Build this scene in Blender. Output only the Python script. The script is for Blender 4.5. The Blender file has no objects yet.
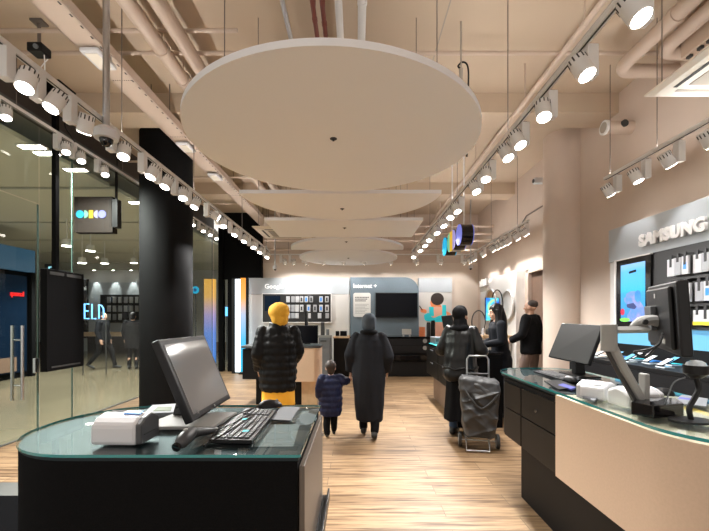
import bpy, bmesh, math, random
from mathutils import Vector, Matrix, noise, Quaternion
PI = math.pi
random.seed(7)
scene = bpy.context.scene
COL = scene.collection
F, CX, CY, EYE = 385.0, 356.0, 319.0, 1.5

def W(px, py, y):
    """point seen at photo pixel (px, py) standing y metres in front of the camera"""
    return Vector(((px - CX) / F * y, y, EYE - (py - CY) / F * y))
def onz(px, py, z):
    """point seen at photo pixel standing at height z"""
    y = F * (EYE - z) / (py - CY)
    return Vector(((px - CX) / F * y, y, z))

# ------------------------------------------------------------------ materials
def mat(name, col, rough=0.5, metal=0.0, emit=None, estr=0.0, spec=0.5, noise_amt=0.0, noise_scale=20, bump=0.0, coat=0.0, stretch=None):
    m = bpy.data.materials.new(name); m.use_nodes = True
    nt = m.node_tree; b = nt.nodes['Principled BSDF']
    b.inputs['Base Color'].default_value = (*col, 1)
    b.inputs['Roughness'].default_value = rough
    b.inputs['Metallic'].default_value = metal
    b.inputs['Specular IOR Level'].default_value = spec
    b.inputs['Coat Weight'].default_value = coat
    if emit:
        b.inputs['Emission Color'].default_value = (*emit, 1)
        b.inputs['Emission Strength'].default_value = estr
    if noise_amt or bump:
        tc = nt.nodes.new('ShaderNodeTexCoord'); nz = nt.nodes.new('ShaderNodeTexNoise')
        nz.inputs['Scale'].default_value = noise_scale; nz.inputs['Detail'].default_value = 4
        if stretch:
            mp = nt.nodes.new('ShaderNodeMapping'); mp.inputs['Scale'].default_value = stretch
            nt.links.new(tc.outputs['Object'], mp.inputs['Vector']); nt.links.new(mp.outputs['Vector'], nz.inputs['Vector'])
        else:
            nt.links.new(tc.outputs['Object'], nz.inputs['Vector'])
        if noise_amt:
            r = nt.nodes.new('ShaderNodeMapRange')
            r.inputs['From Min'].default_value = 0.25; r.inputs['From Max'].default_value = 0.75
            r.inputs['To Min'].default_value = 1 - noise_amt; r.inputs['To Max'].default_value = 1 + noise_amt
            mx = nt.nodes.new('ShaderNodeVectorMath'); mx.operation = 'SCALE'
            mx.inputs[0].default_value = col
            nt.links.new(nz.outputs['Fac'], r.inputs['Value']); nt.links.new(r.outputs['Result'], mx.inputs['Scale'])
            nt.links.new(mx.outputs['Vector'], b.inputs['Base Color'])
        if bump:
            bp = nt.nodes.new('ShaderNodeBump'); bp.inputs['Strength'].default_value = bump; bp.inputs['Distance'].default_value = 0.01
            nt.links.new(nz.outputs['Fac'], bp.inputs['Height']); nt.links.new(bp.outputs['Normal'], b.inputs['Normal'])
    return m

def glass_mat(name, tint, ior=1.45, rough=0.0, mirror=1.0):
    m = bpy.data.materials.new(name); m.use_nodes = True
    nt = m.node_tree; nt.nodes.clear()
    out = nt.nodes.new('ShaderNodeOutputMaterial'); mx = nt.nodes.new('ShaderNodeMixShader')
    tr = nt.nodes.new('ShaderNodeBsdfTransparent'); gl = nt.nodes.new('ShaderNodeBsdfGlossy'); fr = nt.nodes.new('ShaderNodeFresnel')
    tr.inputs['Color'].default_value = (*tint, 1); gl.inputs['Roughness'].default_value = rough
    gl.inputs['Color'].default_value = (mirror, mirror, mirror, 1)
    fr.inputs['IOR'].default_value = ior
    ge = nt.nodes.new('ShaderNodeNewGeometry'); mm = nt.nodes.new('ShaderNodeMath'); mm.operation = 'MULTIPLY_ADD'; mm.inputs[1].default_value = -1; mm.inputs[2].default_value = 1
    m3 = nt.nodes.new('ShaderNodeMath'); m3.operation = 'MULTIPLY'
    nt.links.new(ge.outputs['Backfacing'], mm.inputs[0]); nt.links.new(mm.outputs[0], m3.inputs[0]); nt.links.new(fr.outputs[0], m3.inputs[1])
    nt.links.new(m3.outputs[0], mx.inputs[0]); nt.links.new(tr.outputs[0], mx.inputs[1]); nt.links.new(gl.outputs[0], mx.inputs[2])
    nt.links.new(mx.outputs[0], out.inputs['Surface'])
    return m

def plank_mat(name, c1, c2, c3, bw, rh, rough):
    m = bpy.data.materials.new(name); m.use_nodes = True
    nt = m.node_tree; b = nt.nodes['Principled BSDF']; L = nt.links.new
    tc = nt.nodes.new('ShaderNodeTexCoord')
    br = nt.nodes.new('ShaderNodeTexBrick')
    br.inputs['Scale'].default_value = 1; br.inputs['Brick Width'].default_value = bw; br.inputs['Row Height'].default_value = rh
    br.inputs['Mortar Size'].default_value = 0.0025; br.inputs['Mortar Smooth'].default_value = 0.3; br.offset = 0.37
    br.inputs['Color1'].default_value = (0, 0, 0, 1); br.inputs['Color2'].default_value = (1, 1, 1, 1); br.inputs['Mortar'].default_value = (.5, .5, .5, 1)
    L(tc.outputs['Object'], br.inputs['Vector'])
    mp = nt.nodes.new('ShaderNodeMapping'); mp.inputs['Scale'].default_value = (1.6, 22, 1)
    L(tc.outputs['Object'], mp.inputs['Vector'])
    # shift the grain per plank
    ad = nt.nodes.new('ShaderNodeVectorMath'); ad.operation = 'MULTIPLY_ADD'; ad.inputs[1].default_value = (7, 3, 5)
    L(br.outputs['Color'], ad.inputs[0]); L(mp.outputs['Vector'], ad.inputs[2])
    nz = nt.nodes.new('ShaderNodeTexNoise'); nz.inputs['Scale'].default_value = 1.6; nz.inputs['Detail'].default_value = 6; nz.inputs['Roughness'].default_value = .62
    nz.inputs['Distortion'].default_value = .6
    L(ad.outputs['Vector'], nz.inputs['Vector'])
    cr = nt.nodes.new('ShaderNodeValToRGB')
    cr.color_ramp.elements[0].position = .34; cr.color_ramp.elements[0].color = (*c2, 1)
    cr.color_ramp.elements[1].position = .60; cr.color_ramp.elements[1].color = (*c1, 1)
    L(nz.outputs['Fac'], cr.inputs['Fac'])
    mx = nt.nodes.new('ShaderNodeMix'); mx.data_type = 'RGBA'; mx.blend_type = 'MULTIPLY'; mx.inputs['Factor'].default_value = .55
    cr2 = nt.nodes.new('ShaderNodeValToRGB')
    cr2.color_ramp.elements[0].color = (.55, .50, .44, 1); cr2.color_ramp.elements[1].color = (1, 1, 1, 1)
    L(br.outputs['Color'], cr2.inputs['Fac'])
    L(cr.outputs['Color'], mx.inputs[6]); L(cr2.outputs['Color'], mx.inputs[7])
    m2 = nt.nodes.new('ShaderNodeMix'); m2.data_type = 'RGBA'; m2.inputs[7].default_value = (*c3, 1)
    mpk = nt.nodes.new('ShaderNodeMapping'); mpk.inputs['Scale'].default_value = (.8, 13, 1); L(tc.outputs['Object'], mpk.inputs['Vector'])
    nk = nt.nodes.new('ShaderNodeTexNoise'); nk.inputs['Scale'].default_value = 2.2; nk.inputs['Detail'].default_value = 3; L(mpk.outputs['Vector'], nk.inputs['Vector'])
    ck = nt.nodes.new('ShaderNodeValToRGB'); ck.color_ramp.elements[0].position = .50; ck.color_ramp.elements[0].color = (1, 1, 1, 1); ck.color_ramp.elements[1].position = .64; ck.color_ramp.elements[1].color = (.27, .20, .15, 1)
    L(nk.outputs['Fac'], ck.inputs['Fac'])
    mk = nt.nodes.new('ShaderNodeMix'); mk.data_type = 'RGBA'; mk.blend_type = 'MULTIPLY'; mk.inputs['Factor'].default_value = .8
    L(mx.outputs[2], mk.inputs[6]); L(ck.outputs['Color'], mk.inputs[7])
    L(br.outputs['Fac'], m2.inputs['Factor']); L(mk.outputs[2], m2.inputs[6]); L(m2.outputs[2], b.inputs['Base Color'])
    b.inputs['Specular IOR Level'].default_value = .25
    b.inputs['Roughness'].default_value = rough
    bp = nt.nodes.new('ShaderNodeBump'); bp.inputs['Strength'].default_value = .12; bp.inputs['Distance'].default_value = .004
    L(nz.outputs['Fac'], bp.inputs['Height']); L(bp.outputs['Normal'], b.inputs['Normal'])
    return m

def tile_mat(name, c1, c2, size, rough):
    m = bpy.data.materials.new(name); m.use_nodes = True
    nt = m.node_tree; b = nt.nodes['Principled BSDF']; L = nt.links.new
    tc = nt.nodes.new('ShaderNodeTexCoord'); br = nt.nodes.new('ShaderNodeTexBrick'); br.offset = 0
    br.inputs['Scale'].default_value = 1; br.inputs['Brick Width'].default_value = size; br.inputs['Row Height'].default_value = size
    br.inputs['Mortar Size'].default_value = .004
    br.inputs['Color1'].default_value = (*c1, 1); br.inputs['Color2'].default_value = (*[k * .9 for k in c1], 1); br.inputs['Mortar'].default_value = (*c2, 1)
    L(tc.outputs['Object'], br.inputs['Vector']); L(br.outputs['Color'], b.inputs['Base Color'])
    b.inputs['Roughness'].default_value = rough
    return m

def led_mat(name, stops, z0, z1, strength):
    """LED screen whose picture is a vertical colour gradient"""
    m = bpy.data.materials.new(name); m.use_nodes = True
    nt = m.node_tree; b = nt.nodes['Principled BSDF']; L = nt.links.new
    tc = nt.nodes.new('ShaderNodeTexCoord'); sp = nt.nodes.new('ShaderNodeSeparateXYZ'); mr = nt.nodes.new('ShaderNodeMapRange')
    mr.inputs['From Min'].default_value = z0; mr.inputs['From Max'].default_value = z1
    cr = nt.nodes.new('ShaderNodeValToRGB')
    for i, (p, c) in enumerate(stops):
        e = cr.color_ramp.elements[i] if i < 2 else cr.color_ramp.elements.new(p)
        e.position = p; e.color = (*c, 1)
    L(tc.outputs['Object'], sp.inputs[0]); L(sp.outputs['Z'], mr.inputs['Value']); L(mr.outputs['Result'], cr.inputs['Fac'])
    L(cr.outputs['Color'], b.inputs['Emission Color']); b.inputs['Emission Strength'].default_value = strength
    b.inputs['Base Color'].default_value = (.02, .02, .02, 1); b.inputs['Roughness'].default_value = .2
    return m

def voro_mat(name, cols, scale, strength):
    """screen picture made of soft coloured patches"""
    m = bpy.data.materials.new(name); m.use_nodes = True
    nt = m.node_tree; b = nt.nodes['Principled BSDF']; L = nt.links.new
    tc = nt.nodes.new('ShaderNodeTexCoord'); nz = nt.nodes.new('ShaderNodeTexNoise'); nz.inputs['Scale'].default_value = scale; nz.inputs['Detail'].default_value = 1.5
    nz.inputs['Distortion'].default_value = 1.2
    cr = nt.nodes.new('ShaderNodeValToRGB')
    for i, c in enumerate(cols):
        p = .3 + .4 * i / (len(cols) - 1)
        e = cr.color_ramp.elements[i] if i < 2 else cr.color_ramp.elements.new(p)
        e.position = p; e.color = (*c, 1)
    L(tc.outputs['Object'], nz.inputs['Vector']); L(nz.outputs['Fac'], cr.inputs['Fac']); L(cr.outputs['Color'], b.inputs['Emission Color'])
    b.inputs['Emission Strength'].default_value = strength; b.inputs['Base Color'].default_value = (.02, .02, .02, 1); b.inputs['Roughness'].default_value = .2
    return m

M = {}
WALLC = (.60, .495, .42)
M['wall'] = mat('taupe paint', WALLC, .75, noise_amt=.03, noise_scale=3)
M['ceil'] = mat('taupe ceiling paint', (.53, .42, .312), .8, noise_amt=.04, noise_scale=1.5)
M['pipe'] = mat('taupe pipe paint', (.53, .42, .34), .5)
M['backwall'] = mat('cream paint', (.66, .57, .49), .75, noise_amt=.02, noise_scale=3)
M['floor'] = plank_mat('oak planks', (.34, .228, .13), (.205, .125, .068), (.09, .058, .035), 1.5, .185, .5)
M['mallfloor'] = tile_mat('stone tiles', (.19, .16, .108), (.15, .125, .088), 1.2, .16)
M['mallceil'] = mat('mall ceiling board', (.72, .70, .60), .8)
M['dark'] = mat('dark void', (.03, .03, .03), .8)
M['blackpaint'] = mat('black paint', (.003, .003, .0035), .7, spec=.08)
M['blackcol'] = mat('black column cladding', (.005, .005, .0055), .8, spec=.12, noise_amt=.15, noise_scale=4)
M['signbox'] = mat('dark brown sign box', (.012, .009, .0075), .6, spec=.1)
M['fascia'] = mat('dark brown fascia', (.045, .034, .028), .6)
M['white'] = mat('white paint', (.80, .79, .78), .5)
M['panel'] = mat('white acoustic felt', (.90, .90, .905), .8, noise_amt=.01, noise_scale=120)
M['panelrim'] = mat('white panel rim', (.82, .82, .84), .5)
M['trackwhite'] = mat('white metal', (.74, .73, .72), .4)
M['lens'] = mat('lit lamp lens', (1, 1, 1), .3, emit=(1, .93, .83), estr=14)
M['upfill'] = mat('added uplight glow', (1, 1, 1), .4, emit=(1, .95, .9), estr=2)  # glow of the invented strips on the aisle tracks
M['lensoff'] = mat('unlit lamp lens', (.55, .55, .55), .2)
M['slot'] = mat('dark slot', (.03, .03, .03), .6)
M['steel'] = mat('brushed steel', (.52, .53, .55), .3, 1.0)
M['chrome'] = mat('chrome', (.75, .76, .78), .12, 1.0)
M['wire'] = mat('thin steel wire', (.20, .17, .15), .5, .5)
M['red'] = mat('red oxide pipe', (.17, .035, .02), .5)
M['blackplastic'] = mat('black plastic', (.010, .010, .011), .4, spec=.25)
M['blackmatt'] = mat('matt black fabric', (.003, .003, .0034), .9, spec=.15, noise_amt=.5, noise_scale=260, bump=.25)
M['blackgloss'] = mat('glossy black', (.006, .006, .007), .07)
M['darkscreen'] = mat('switched-off screen', (.012, .013, .016), .15, spec=.3)
M['greyscreen'] = mat('matt grey screen', (.022, .022, .022), .4, spec=.25)
M['possc'] = mat('glossy screen with painted reflection', (.20, .20, .20), .10)  # pale base colour stands in for the bright ceiling's reflection
M['darkgrey'] = mat('dark grey plastic', (.05, .052, .056), .4)
M['midgrey'] = mat('grey plastic', (.17, .18, .195), .6, spec=.2)
M['silver'] = mat('silver painted metal', (.30, .297, .285), .65, 0, spec=.2)
M['whiteplastic'] = mat('white plastic', (.62, .62, .64), .35)
M['counterdark'] = mat('charcoal laminate', (.005, .005, .0055), .5, spec=.15)
M['drawer'] = mat('dark brown laminate', (.009, .008, .0075), .45, spec=.18)
M['drawerlight'] = mat('smoky brown laminate', (.13, .105, .085), .45)
M['beige'] = mat('beige laminate', (.585, .43, .315), .55, noise_amt=.04, noise_scale=90)
M['cream'] = mat('cream worktop', (.70, .58, .43), .3, noise_amt=.04, noise_scale=8)
M['worktop'] = mat('slate worktop', (.018, .027, .031), .5, spec=.2)
M['glasstop'] = glass_mat('clear counter glass', (.90, .95, .95), 1.45, 0.0, .8)
M['glassedge'] = mat('teal glass edge', (.05, .30, .31), .1, coat=1.0)
M['glass'] = glass_mat('shop window glass', (.88, .92, .89), 1.4, 0.0, .6)
M['glassrim'] = mat('green glass edge', (.08, .14, .12), .15)
M['greypanel'] = mat('pale grey display board', (.42, .455, .49), .55)
M['whitepanel'] = mat('off white display board', (.62, .605, .585), .5)
M['bluegrey'] = mat('blue grey felt board', (.15, .195, .235), .8, noise_amt=.10, noise_scale=160)
M['tvblack'] = mat('black television glass', (.003, .0035, .006), .2, spec=.12)
M['whitetext'] = mat('white raised lettering', (.88, .88, .88), .4, emit=(1, 1, 1), estr=.25)
M['whiteletter'] = mat('white channel lettering', (.9, .9, .9), .4)
M['pegblack'] = mat('black peg board', (.008, .008, .009), .5)
M['packwhite'] = mat('white packaging', (.52, .53, .56), .4)
M['packclear'] = mat('clear grey packaging', (.36, .37, .40), .3)
M['packdark'] = mat('black hang tab', (.012, .012, .014), .5)
M['yellow'] = mat('yellow band', (.85, .62, .03), .5)
M['cyan'] = mat('cyan print', (.02, .62, .72), .5)
M['bluep'] = mat('blue print', (.03, .25, .75), .4)
M['orange'] = mat('orange print', (.87, .26, .10), .6)
M['peach'] = mat('peach print', (.85, .46, .34), .6)
M['hairprint'] = mat('dark brown print', (.03, .018, .014), .7)
M['wood'] = mat('light wood', (.62, .43, .26), .5, noise_amt=.1, noise_scale=6, stretch=(2, 12, 2))
M['walnut'] = mat('brown wood panel', (.16, .10, .07), .5, noise_amt=.12, noise_scale=6, stretch=(12, 12, 2))
M['skin'] = mat('skin', (.55, .32, .22), .5)
M['skinp'] = mat('pale skin', (.62, .38, .28), .5)
M['hair'] = mat('black hair', (.006, .005, .005), .5, spec=.2, noise_amt=.4, noise_scale=60, stretch=(6, 6, 1))
M['brownhair'] = mat('brown hair', (.035, .022, .016), .6)
M['puffer'] = mat('black quilted nylon', (.0045, .0045, .005), .55, spec=.2)
M['navy'] = mat('navy quilted nylon', (.012, .017, .055), .55, spec=.25)
M['greycoat'] = mat('charcoal wool', (.016, .017, .021), .9, spec=.15, noise_amt=.2, noise_scale=120)
M['greyhat'] = mat('blue grey knit', (.05, .065, .085), .9, noise_amt=.25, noise_scale=150)
M['mustard'] = mat('mustard knit', (.75, .40, .035), .85, noise_amt=.12, noise_scale=140)
M['mustardcloth'] = mat('mustard cloth', (.78, .37, .02), .8)
M['leather'] = mat('black leather', (.0045, .0045, .0045), .40, spec=.30, bump=.35, noise_scale=14)
M['blackcloth'] = mat('black cloth', (.005, .005, .006), .9, spec=.15)
M['suit'] = mat('black navy suit', (.006, .007, .010), .8, spec=.15)
M['jeans'] = mat('blue denim', (.03, .06, .12), .85)
M['brownpants'] = mat('taupe trousers', (.16, .11, .09), .85)
M['shoe'] = mat('dark shoe', (.012, .012, .012), .4)
M['eyewhite'] = mat('eye', (.75, .74, .72), .15)
M['iris'] = mat('iris', (.02, .012, .008), .1)
M['lip'] = mat('lips', (.38, .13, .11), .45)
M['bagcloth'] = mat('charcoal nylon', (.045, .046, .048), .55, bump=.2, noise_scale=9)
M['rubber'] = mat('grey rubber', (.28, .27, .26), .7)
M['mat_floor'] = mat('charcoal entrance matting', (.005, .005, .0055), .95, spec=0, noise_amt=.5, noise_scale=180, bump=.3)
M['stripmetal'] = mat('grey threshold metal', (.10, .10, .095), .5, .3)
M['acwhite'] = mat('ivory plastic', (.80, .74, .64), .45)
M['grille'] = mat('grey grille', (.36, .32, .27), .6)
M['paper'] = mat('paper', (.72, .72, .70), .6)
M['greypaper'] = mat('grey card', (.20, .215, .22), .6)
M['lcd'] = mat('green lcd', (.16, .20, .13), .25)
M['lavender'] = mat('lavender lit face', (.05, .05, .11), .8, spec=0, emit=(.30, .32, .95), estr=.32)
M['litwhite'] = mat('white lit face', (.07, .07, .09), .8, spec=0, emit=(.55, .45, .90), estr=.32)
M['lityellow'] = mat('yellow lit face', (.1, .07, .01), .8, spec=0, emit=(1, .62, .08), estr=.36)
M['litgreen'] = mat('mint lit face', (.05, .1, .07), .8, spec=0, emit=(.25, .80, .50), estr=.32)
M['litcyan'] = mat('cyan lit face', (.01, .07, .1), .8, spec=0, emit=(.04, .55, .9), estr=.42)
M['bluedark'] = mat('dark blue shop glass', (.003, .008, .018), .2, spec=.2, emit=(.01, .05, .12), estr=.05)
M['bluelit'] = mat('blue lit band', (.02, .05, .09), .4, emit=(.05, .15, .27), estr=.22)
M['redled'] = mat('red led letters', (.3, .01, .01), .4, emit=(1, .02, .02), estr=.5)
M['neon'] = mat('blue neon letters', (.1, .3, .6), .4, emit=(.12, .42, 1), estr=1.4)
M['exitlit'] = mat('pale cyan lit sign', (.2, .4, .45), .4, emit=(.3, .65, .8), estr=.8)
M['lightbox'] = mat('white lit panel', (.9, .9, .9), .4, emit=(.75, .88, 1), estr=1.6)
M['bluebox'] = mat('sky blue back-lit band', (.05, .18, .30), .4, emit=(.20, .52, .82), estr=.42)
M['mallwall'] = mat('grey shop wall', (.58, .58, .58), .7)
M['clearplastic'] = mat('clear bag plastic', (.62, .70, .76), .15, coat=1)
M['boxbeige'] = mat('beige steel box', (.52, .40, .31), .5)

# ------------------------------------------------------------------ mesh helpers
def nb(): return bmesh.new()
def box(bm, x0, x1, y0, y1, z0, z1, bev=0.0, mi=0):
    r = bmesh.ops.create_cube(bm, size=1)
    vs = r['verts']
    for v in vs:
        v.co = Vector((x0 + (v.co.x + .5) * (x1 - x0), y0 + (v.co.y + .5) * (y1 - y0), z0 + (v.co.z + .5) * (z1 - z0)))
    fs = {f for v in vs for f in v.link_faces}
    for f in fs: f.material_index = mi
    if bev:
        es = list({e for v in vs for e in v.link_edges})
        r2 = bmesh.ops.bevel(bm, geom=es, offset=bev, segments=2, profile=.5, affect='EDGES')
        for f in r2['faces']: f.material_index = mi
    return vs
def frame_axes(d):
    d = d.normalized(); up = Vector((0, 0, 1)) if abs(d.z) < .95 else Vector((1, 0, 0))
    a = d.cross(up).normalized(); return a, a.cross(d).normalized()
def cyl(bm, p0, p1, r0, r1=None, n=16, mi=0):
    p0, p1 = Vector(p0), Vector(p1); r1 = r0 if r1 is None else r1
    a, b = frame_axes(p1 - p0)
    A = [bm.verts.new(p0 + (a * math.cos(2*PI*i/n) + b * math.sin(2*PI*i/n)) * r0) for i in range(n)]
    B = [bm.verts.new(p1 + (a * math.cos(2*PI*i/n) + b * math.sin(2*PI*i/n)) * r1) for i in range(n)]
    fs = [bm.faces.new((A[i], A[(i+1) % n], B[(i+1) % n], B[i])) for i in range(n)]
    fs += [bm.faces.new(A[::-1]), bm.faces.new(B)]
    for f in fs: f.material_index = mi
def tube(bm, pts, r, n=10, closed=False):
    pts = [Vector(p) for p in pts]; k = len(pts); rings = []
    t0 = (pts[1] - pts[0]).normalized(); a, b = frame_axes(t0); pt = t0
    for i, p in enumerate(pts):
        if closed: t = (pts[(i+1) % k] - pts[i-1]).normalized()
        elif i == 0: t = t0
        elif i == k-1: t = (pts[-1] - pts[-2]).normalized()
        else: t = (pts[i+1] - pts[i-1]).normalized()
        q = pt.rotation_difference(t); a = q @ a; b = q @ b; pt = t
        rr = r[i] if isinstance(r, (list, tuple)) else r
        rings.append([bm.verts.new(p + (a * math.cos(2*PI*j/n) + b * math.sin(2*PI*j/n)) * rr) for j in range(n)])
    m = k if closed else k - 1
    for i in range(m):
        A, B = rings[i], rings[(i+1) % k]
        for j in range(n): bm.faces.new((A[j], A[(j+1) % n], B[(j+1) % n], B[j]))
    if not closed:
        bm.faces.new(rings[0][::-1]); bm.faces.new(rings[-1])
def loft(bm, rings):
    R = [[bm.verts.new(p) for p in r] for r in rings]; n = len(R[0])
    for A, B in zip(R, R[1:]):
        for j in range(n): bm.faces.new((A[j], A[(j+1) % n], B[(j+1) % n], B[j]))
    bm.faces.new(R[0][::-1]); bm.faces.new(R[-1])
def ering(c, rx, ry, n=24, rot=0):
    c = Vector(c); out = []
    for i in range(n):
        t = 2*PI*i/n; x, y = rx*math.cos(t), ry*math.sin(t)
        out.append(c + Vector((x*math.cos(rot) - y*math.sin(rot), x*math.sin(rot) + y*math.cos(rot), 0)))
    return out
def sph(bm, c, r, u=16, v=10, q=None):
    rx, ry, rz = r if isinstance(r, (tuple, list)) else (r, r, r)
    res = bmesh.ops.create_uvsphere(bm, u_segments=u, v_segments=v, radius=1)
    for w in res['verts']:
        p = Vector((w.co.x*rx, w.co.y*ry, w.co.z*rz))
        if q: p = q @ p
        w.co = p + Vector(c)
def prism(bm, pts, z0, z1, side=0, cap=0):
    n = len(pts)
    A = [bm.verts.new((p[0], p[1], z0)) for p in pts]; B = [bm.verts.new((p[0], p[1], z1)) for p in pts]
    fa = bm.faces.new(A[::-1]); fb = bm.faces.new(B); fa.material_index = fb.material_index = cap
    for i in range(n):
        f = bm.faces.new((A[i], A[(i+1) % n], B[(i+1) % n], B[i])); f.material_index = side
def extr(bm, pts, d):
    """polygon of 3-D points swept along d"""
    d = Vector(d); n = len(pts)
    A = [bm.verts.new(p) for p in pts]; B = [bm.verts.new(Vector(p) + d) for p in pts]
    bm.faces.new(A[::-1]); bm.faces.new(B)
    for i in range(n): bm.faces.new((A[i], A[(i+1) % n], B[(i+1) % n], B[i]))
def rrect(x0, x1, y0, y1, rs, seg=8):
    """counter-clockwise; rs = radii at (x0,y0) (x1,y0) (x1,y1) (x0,y1)"""
    out = []
    for (cx, cy, sx, sy, a0), r in zip(((x0, y0, 1, 1, PI), (x1, y0, -1, 1, 1.5*PI), (x1, y1, -1, -1, 0), (x0, y1, 1, -1, .5*PI)), rs):
        if r <= 0: out.append((cx, cy)); continue
        for i in range(seg + 1):
            a = a0 + .5*PI*i/seg
            out.append((cx + sx*r + r*math.cos(a), cy + sy*r + r*math.sin(a)))
    return out
def arc(c, r, a0, a1, n, plane='xz'):
    out = []
    for i in range(n + 1):
        a = a0 + (a1 - a0)*i/n
        u, v = r*math.cos(a), r*math.sin(a)
        out.append(Vector(c) + (Vector((u, 0, v)) if plane == 'xz' else Vector((0, u, v)) if plane == 'yz' else Vector((u, v, 0))))
    return out
def smooth_path(pts, k=6):
    pts = [Vector(p) for p in pts]; P = [pts[0]] + pts + [pts[-1]]; out = []
    for i in range(1, len(P) - 2):
        for j in range(k):
            t = j/k; a, b, c, d = P[i-1], P[i], P[i+1], P[i+2]
            out.append(.5*((2*b) + (c - a)*t + (2*a - 5*b + 4*c - d)*t*t + (3*b - a - 3*c + d)*t**3))
    out.append(pts[-1]); return out

# ------------------------------------------------------------------ object helpers
ORG = {}
def obj(name, bm, m, parent=None, smooth=False, angle=35, bevel=0):
    """links one mesh object; coordinates are world coordinates, children are moved into their thing's frame"""
    bmesh.ops.recalc_face_normals(bm, faces=bm.faces)
    me = bpy.data.meshes.new(name); off = ORG.get(parent.name, Vector()) if parent else None
    if parent is None:
        if bm.verts:
            xs = [v.co.x for v in bm.verts]; ys = [v.co.y for v in bm.verts]; zs = [v.co.z for v in bm.verts]
            off = Vector(((min(xs)+max(xs))/2, (min(ys)+max(ys))/2, min(zs)))
        else: off = Vector()
    for v in bm.verts: v.co -= off
    bm.to_mesh(me); bm.free()
    for k in (m if isinstance(m, (list, tuple)) else [m]): me.materials.append(k)
    o = bpy.data.objects.new(name, me); COL.objects.link(o)
    if parent: o.parent = parent
    else: o.location = off
    ORG[o.name] = off
    if smooth:
        for p in me.polygons: p.use_smooth = True
        if angle < 180:
            me.set_sharp_from_angle(angle=math.radians(angle))
    if bevel:
        b = o.modifiers.new('bevel', 'BEVEL'); b.width = bevel; b.segments = 2; b.limit_method = 'ANGLE'
    return o
def tag(o, label, cat, group=None, kind=None):
    if label: o['label'] = label
    if cat: o['category'] = cat
    if group: o['group'] = group
    if kind: o['kind'] = kind
    return o
def thing(name, label, cat, loc=(0, 0, 0), group=None, local=False):
    o = bpy.data.objects.new(name, None); COL.objects.link(o); o.location = loc; o.empty_display_size = .05
    ORG[o.name] = Vector() if local else Vector(loc)
    return tag(o, label, cat, group)
def struct(name, bm, m, parent=None, smooth=False, label=None, cat=None, angle=35):
    o = obj(name, bm, m, parent, smooth, angle)
    if parent is None:
        o['kind'] = 'structure'; tag(o, label, cat)
    return o
def dup(root, loc, rz=None, label=None, group=None):
    r = root.copy(); COL.objects.link(r); r.location = loc
    if rz is not None: r.rotation_euler = (0, 0, rz)
    if label: r['label'] = label
    if group: r['group'] = group
    for ch in list(root.children):
        c = ch.copy(); COL.objects.link(c); c.parent = r
        for g in list(ch.children):
            d = g.copy(); COL.objects.link(d); d.parent = c
    return r
DG = lambda: bpy.context.evaluated_depsgraph_get()
def baked(o):
    """mesh of an object with its modifiers applied; the helper object is removed"""
    bpy.context.view_layer.update()
    me = bpy.data.meshes.new_from_object(o.evaluated_get(DG()), depsgraph=DG())
    bpy.data.objects.remove(o); return me
def text_bm(s, size, depth, u, v, origin, bold=0.0, align='LEFT', space=1.0):
    """lettering standing on the plane spanned by u (reading direction) and v (up); returns a bmesh"""
    cu = bpy.data.curves.new('t', 'FONT'); cu.body = s; cu.size = size; cu.extrude = depth; cu.offset = bold; cu.align_x = align; cu.space_character = space
    cu.resolution_u = 3
    o = bpy.data.objects.new('t', cu); COL.objects.link(o)
    me = baked(o); bm = nb(); bm.from_mesh(me); bpy.data.meshes.remove(me); bpy.data.curves.remove(cu)
    u, v = Vector(u).normalized(), Vector(v).normalized(); w = u.cross(v)
    for p in bm.verts: p.co = Vector(origin) + u*p.co.x + v*p.co.y + w*p.co.z
    return bm
ORD = ['first', 'second', 'third', 'fourth', 'fifth', 'sixth', 'seventh', 'eighth', 'ninth', 'tenth', 'eleventh', 'twelfth', 'thirteenth',
       'fourteenth', 'fifteenth', 'sixteenth', 'seventeenth', 'eighteenth', 'nineteenth', 'twentieth']
def quad_slab(bm, TL, TR, BR, BL, t):
    n = (TR - TL).cross(BL - TL).normalized()   # points to the back for a face seen from the front
    A = [TL, TR, BR, BL]
    extr(bm, A, n*t); return n
def inset(c4, d):
    TL, TR, BR, BL = c4; u = (TR - TL).normalized(); v = (BL - TL).normalized()
    return TL + u*d + v*d, TR - u*d + v*d, BR - u*d - v*d, BL + u*d - v*d
EXPO = 1.0; WORLD = 0.6; UP = 22; MALL = 1.3; SPOTS = 0.8; LAMP = (1, .975, .945)
# ================================================================== THE SETTING
XR, XL, YB, ZC = 3.55, -4.17, 11.2, 4.55
bm = nb(); box(bm, XL, XR + .1, -2.5, YB + .1, -.1, 0); struct('floor', bm, M['floor'])
bm = nb(); box(bm, -15, XL, -2.5, 20.2, -.1, 0); box(bm, XL, -3.2, YB + .12, 20.2, -.1, -.001); struct('floor_mall', bm, M['mallfloor'])
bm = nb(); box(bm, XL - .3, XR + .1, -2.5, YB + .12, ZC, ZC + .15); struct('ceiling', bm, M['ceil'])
bm = nb(); box(bm, XR, XR + .12, -2.5, YB + .1, 0, ZC); struct('wall_right', bm, M['wall'])
bm = nb(); box(bm, -3.55, XR, YB, YB + .1, 0, 3.13); struct('wall_back', bm, M['backwall'])
bm = nb(); box(bm, -3.55, XR, YB + .02, YB + .12, 3.13, ZC); struct('wall_back_upper', bm, M['wall'])
bm = nb(); box(bm, -3.86, -2.70, YB - .16, YB - .01, 2.64, ZC); struct('wall_back_black', bm, M['blackpaint'])
bm = nb(); box(bm, -3.93, -3.80, YB - .22, YB - .01, 0, 4.1); box(bm, -3.66, -3.52, YB - .22, YB - .01, 0, 2.64); struct('trim_1', bm, M['blackpaint'])
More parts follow.
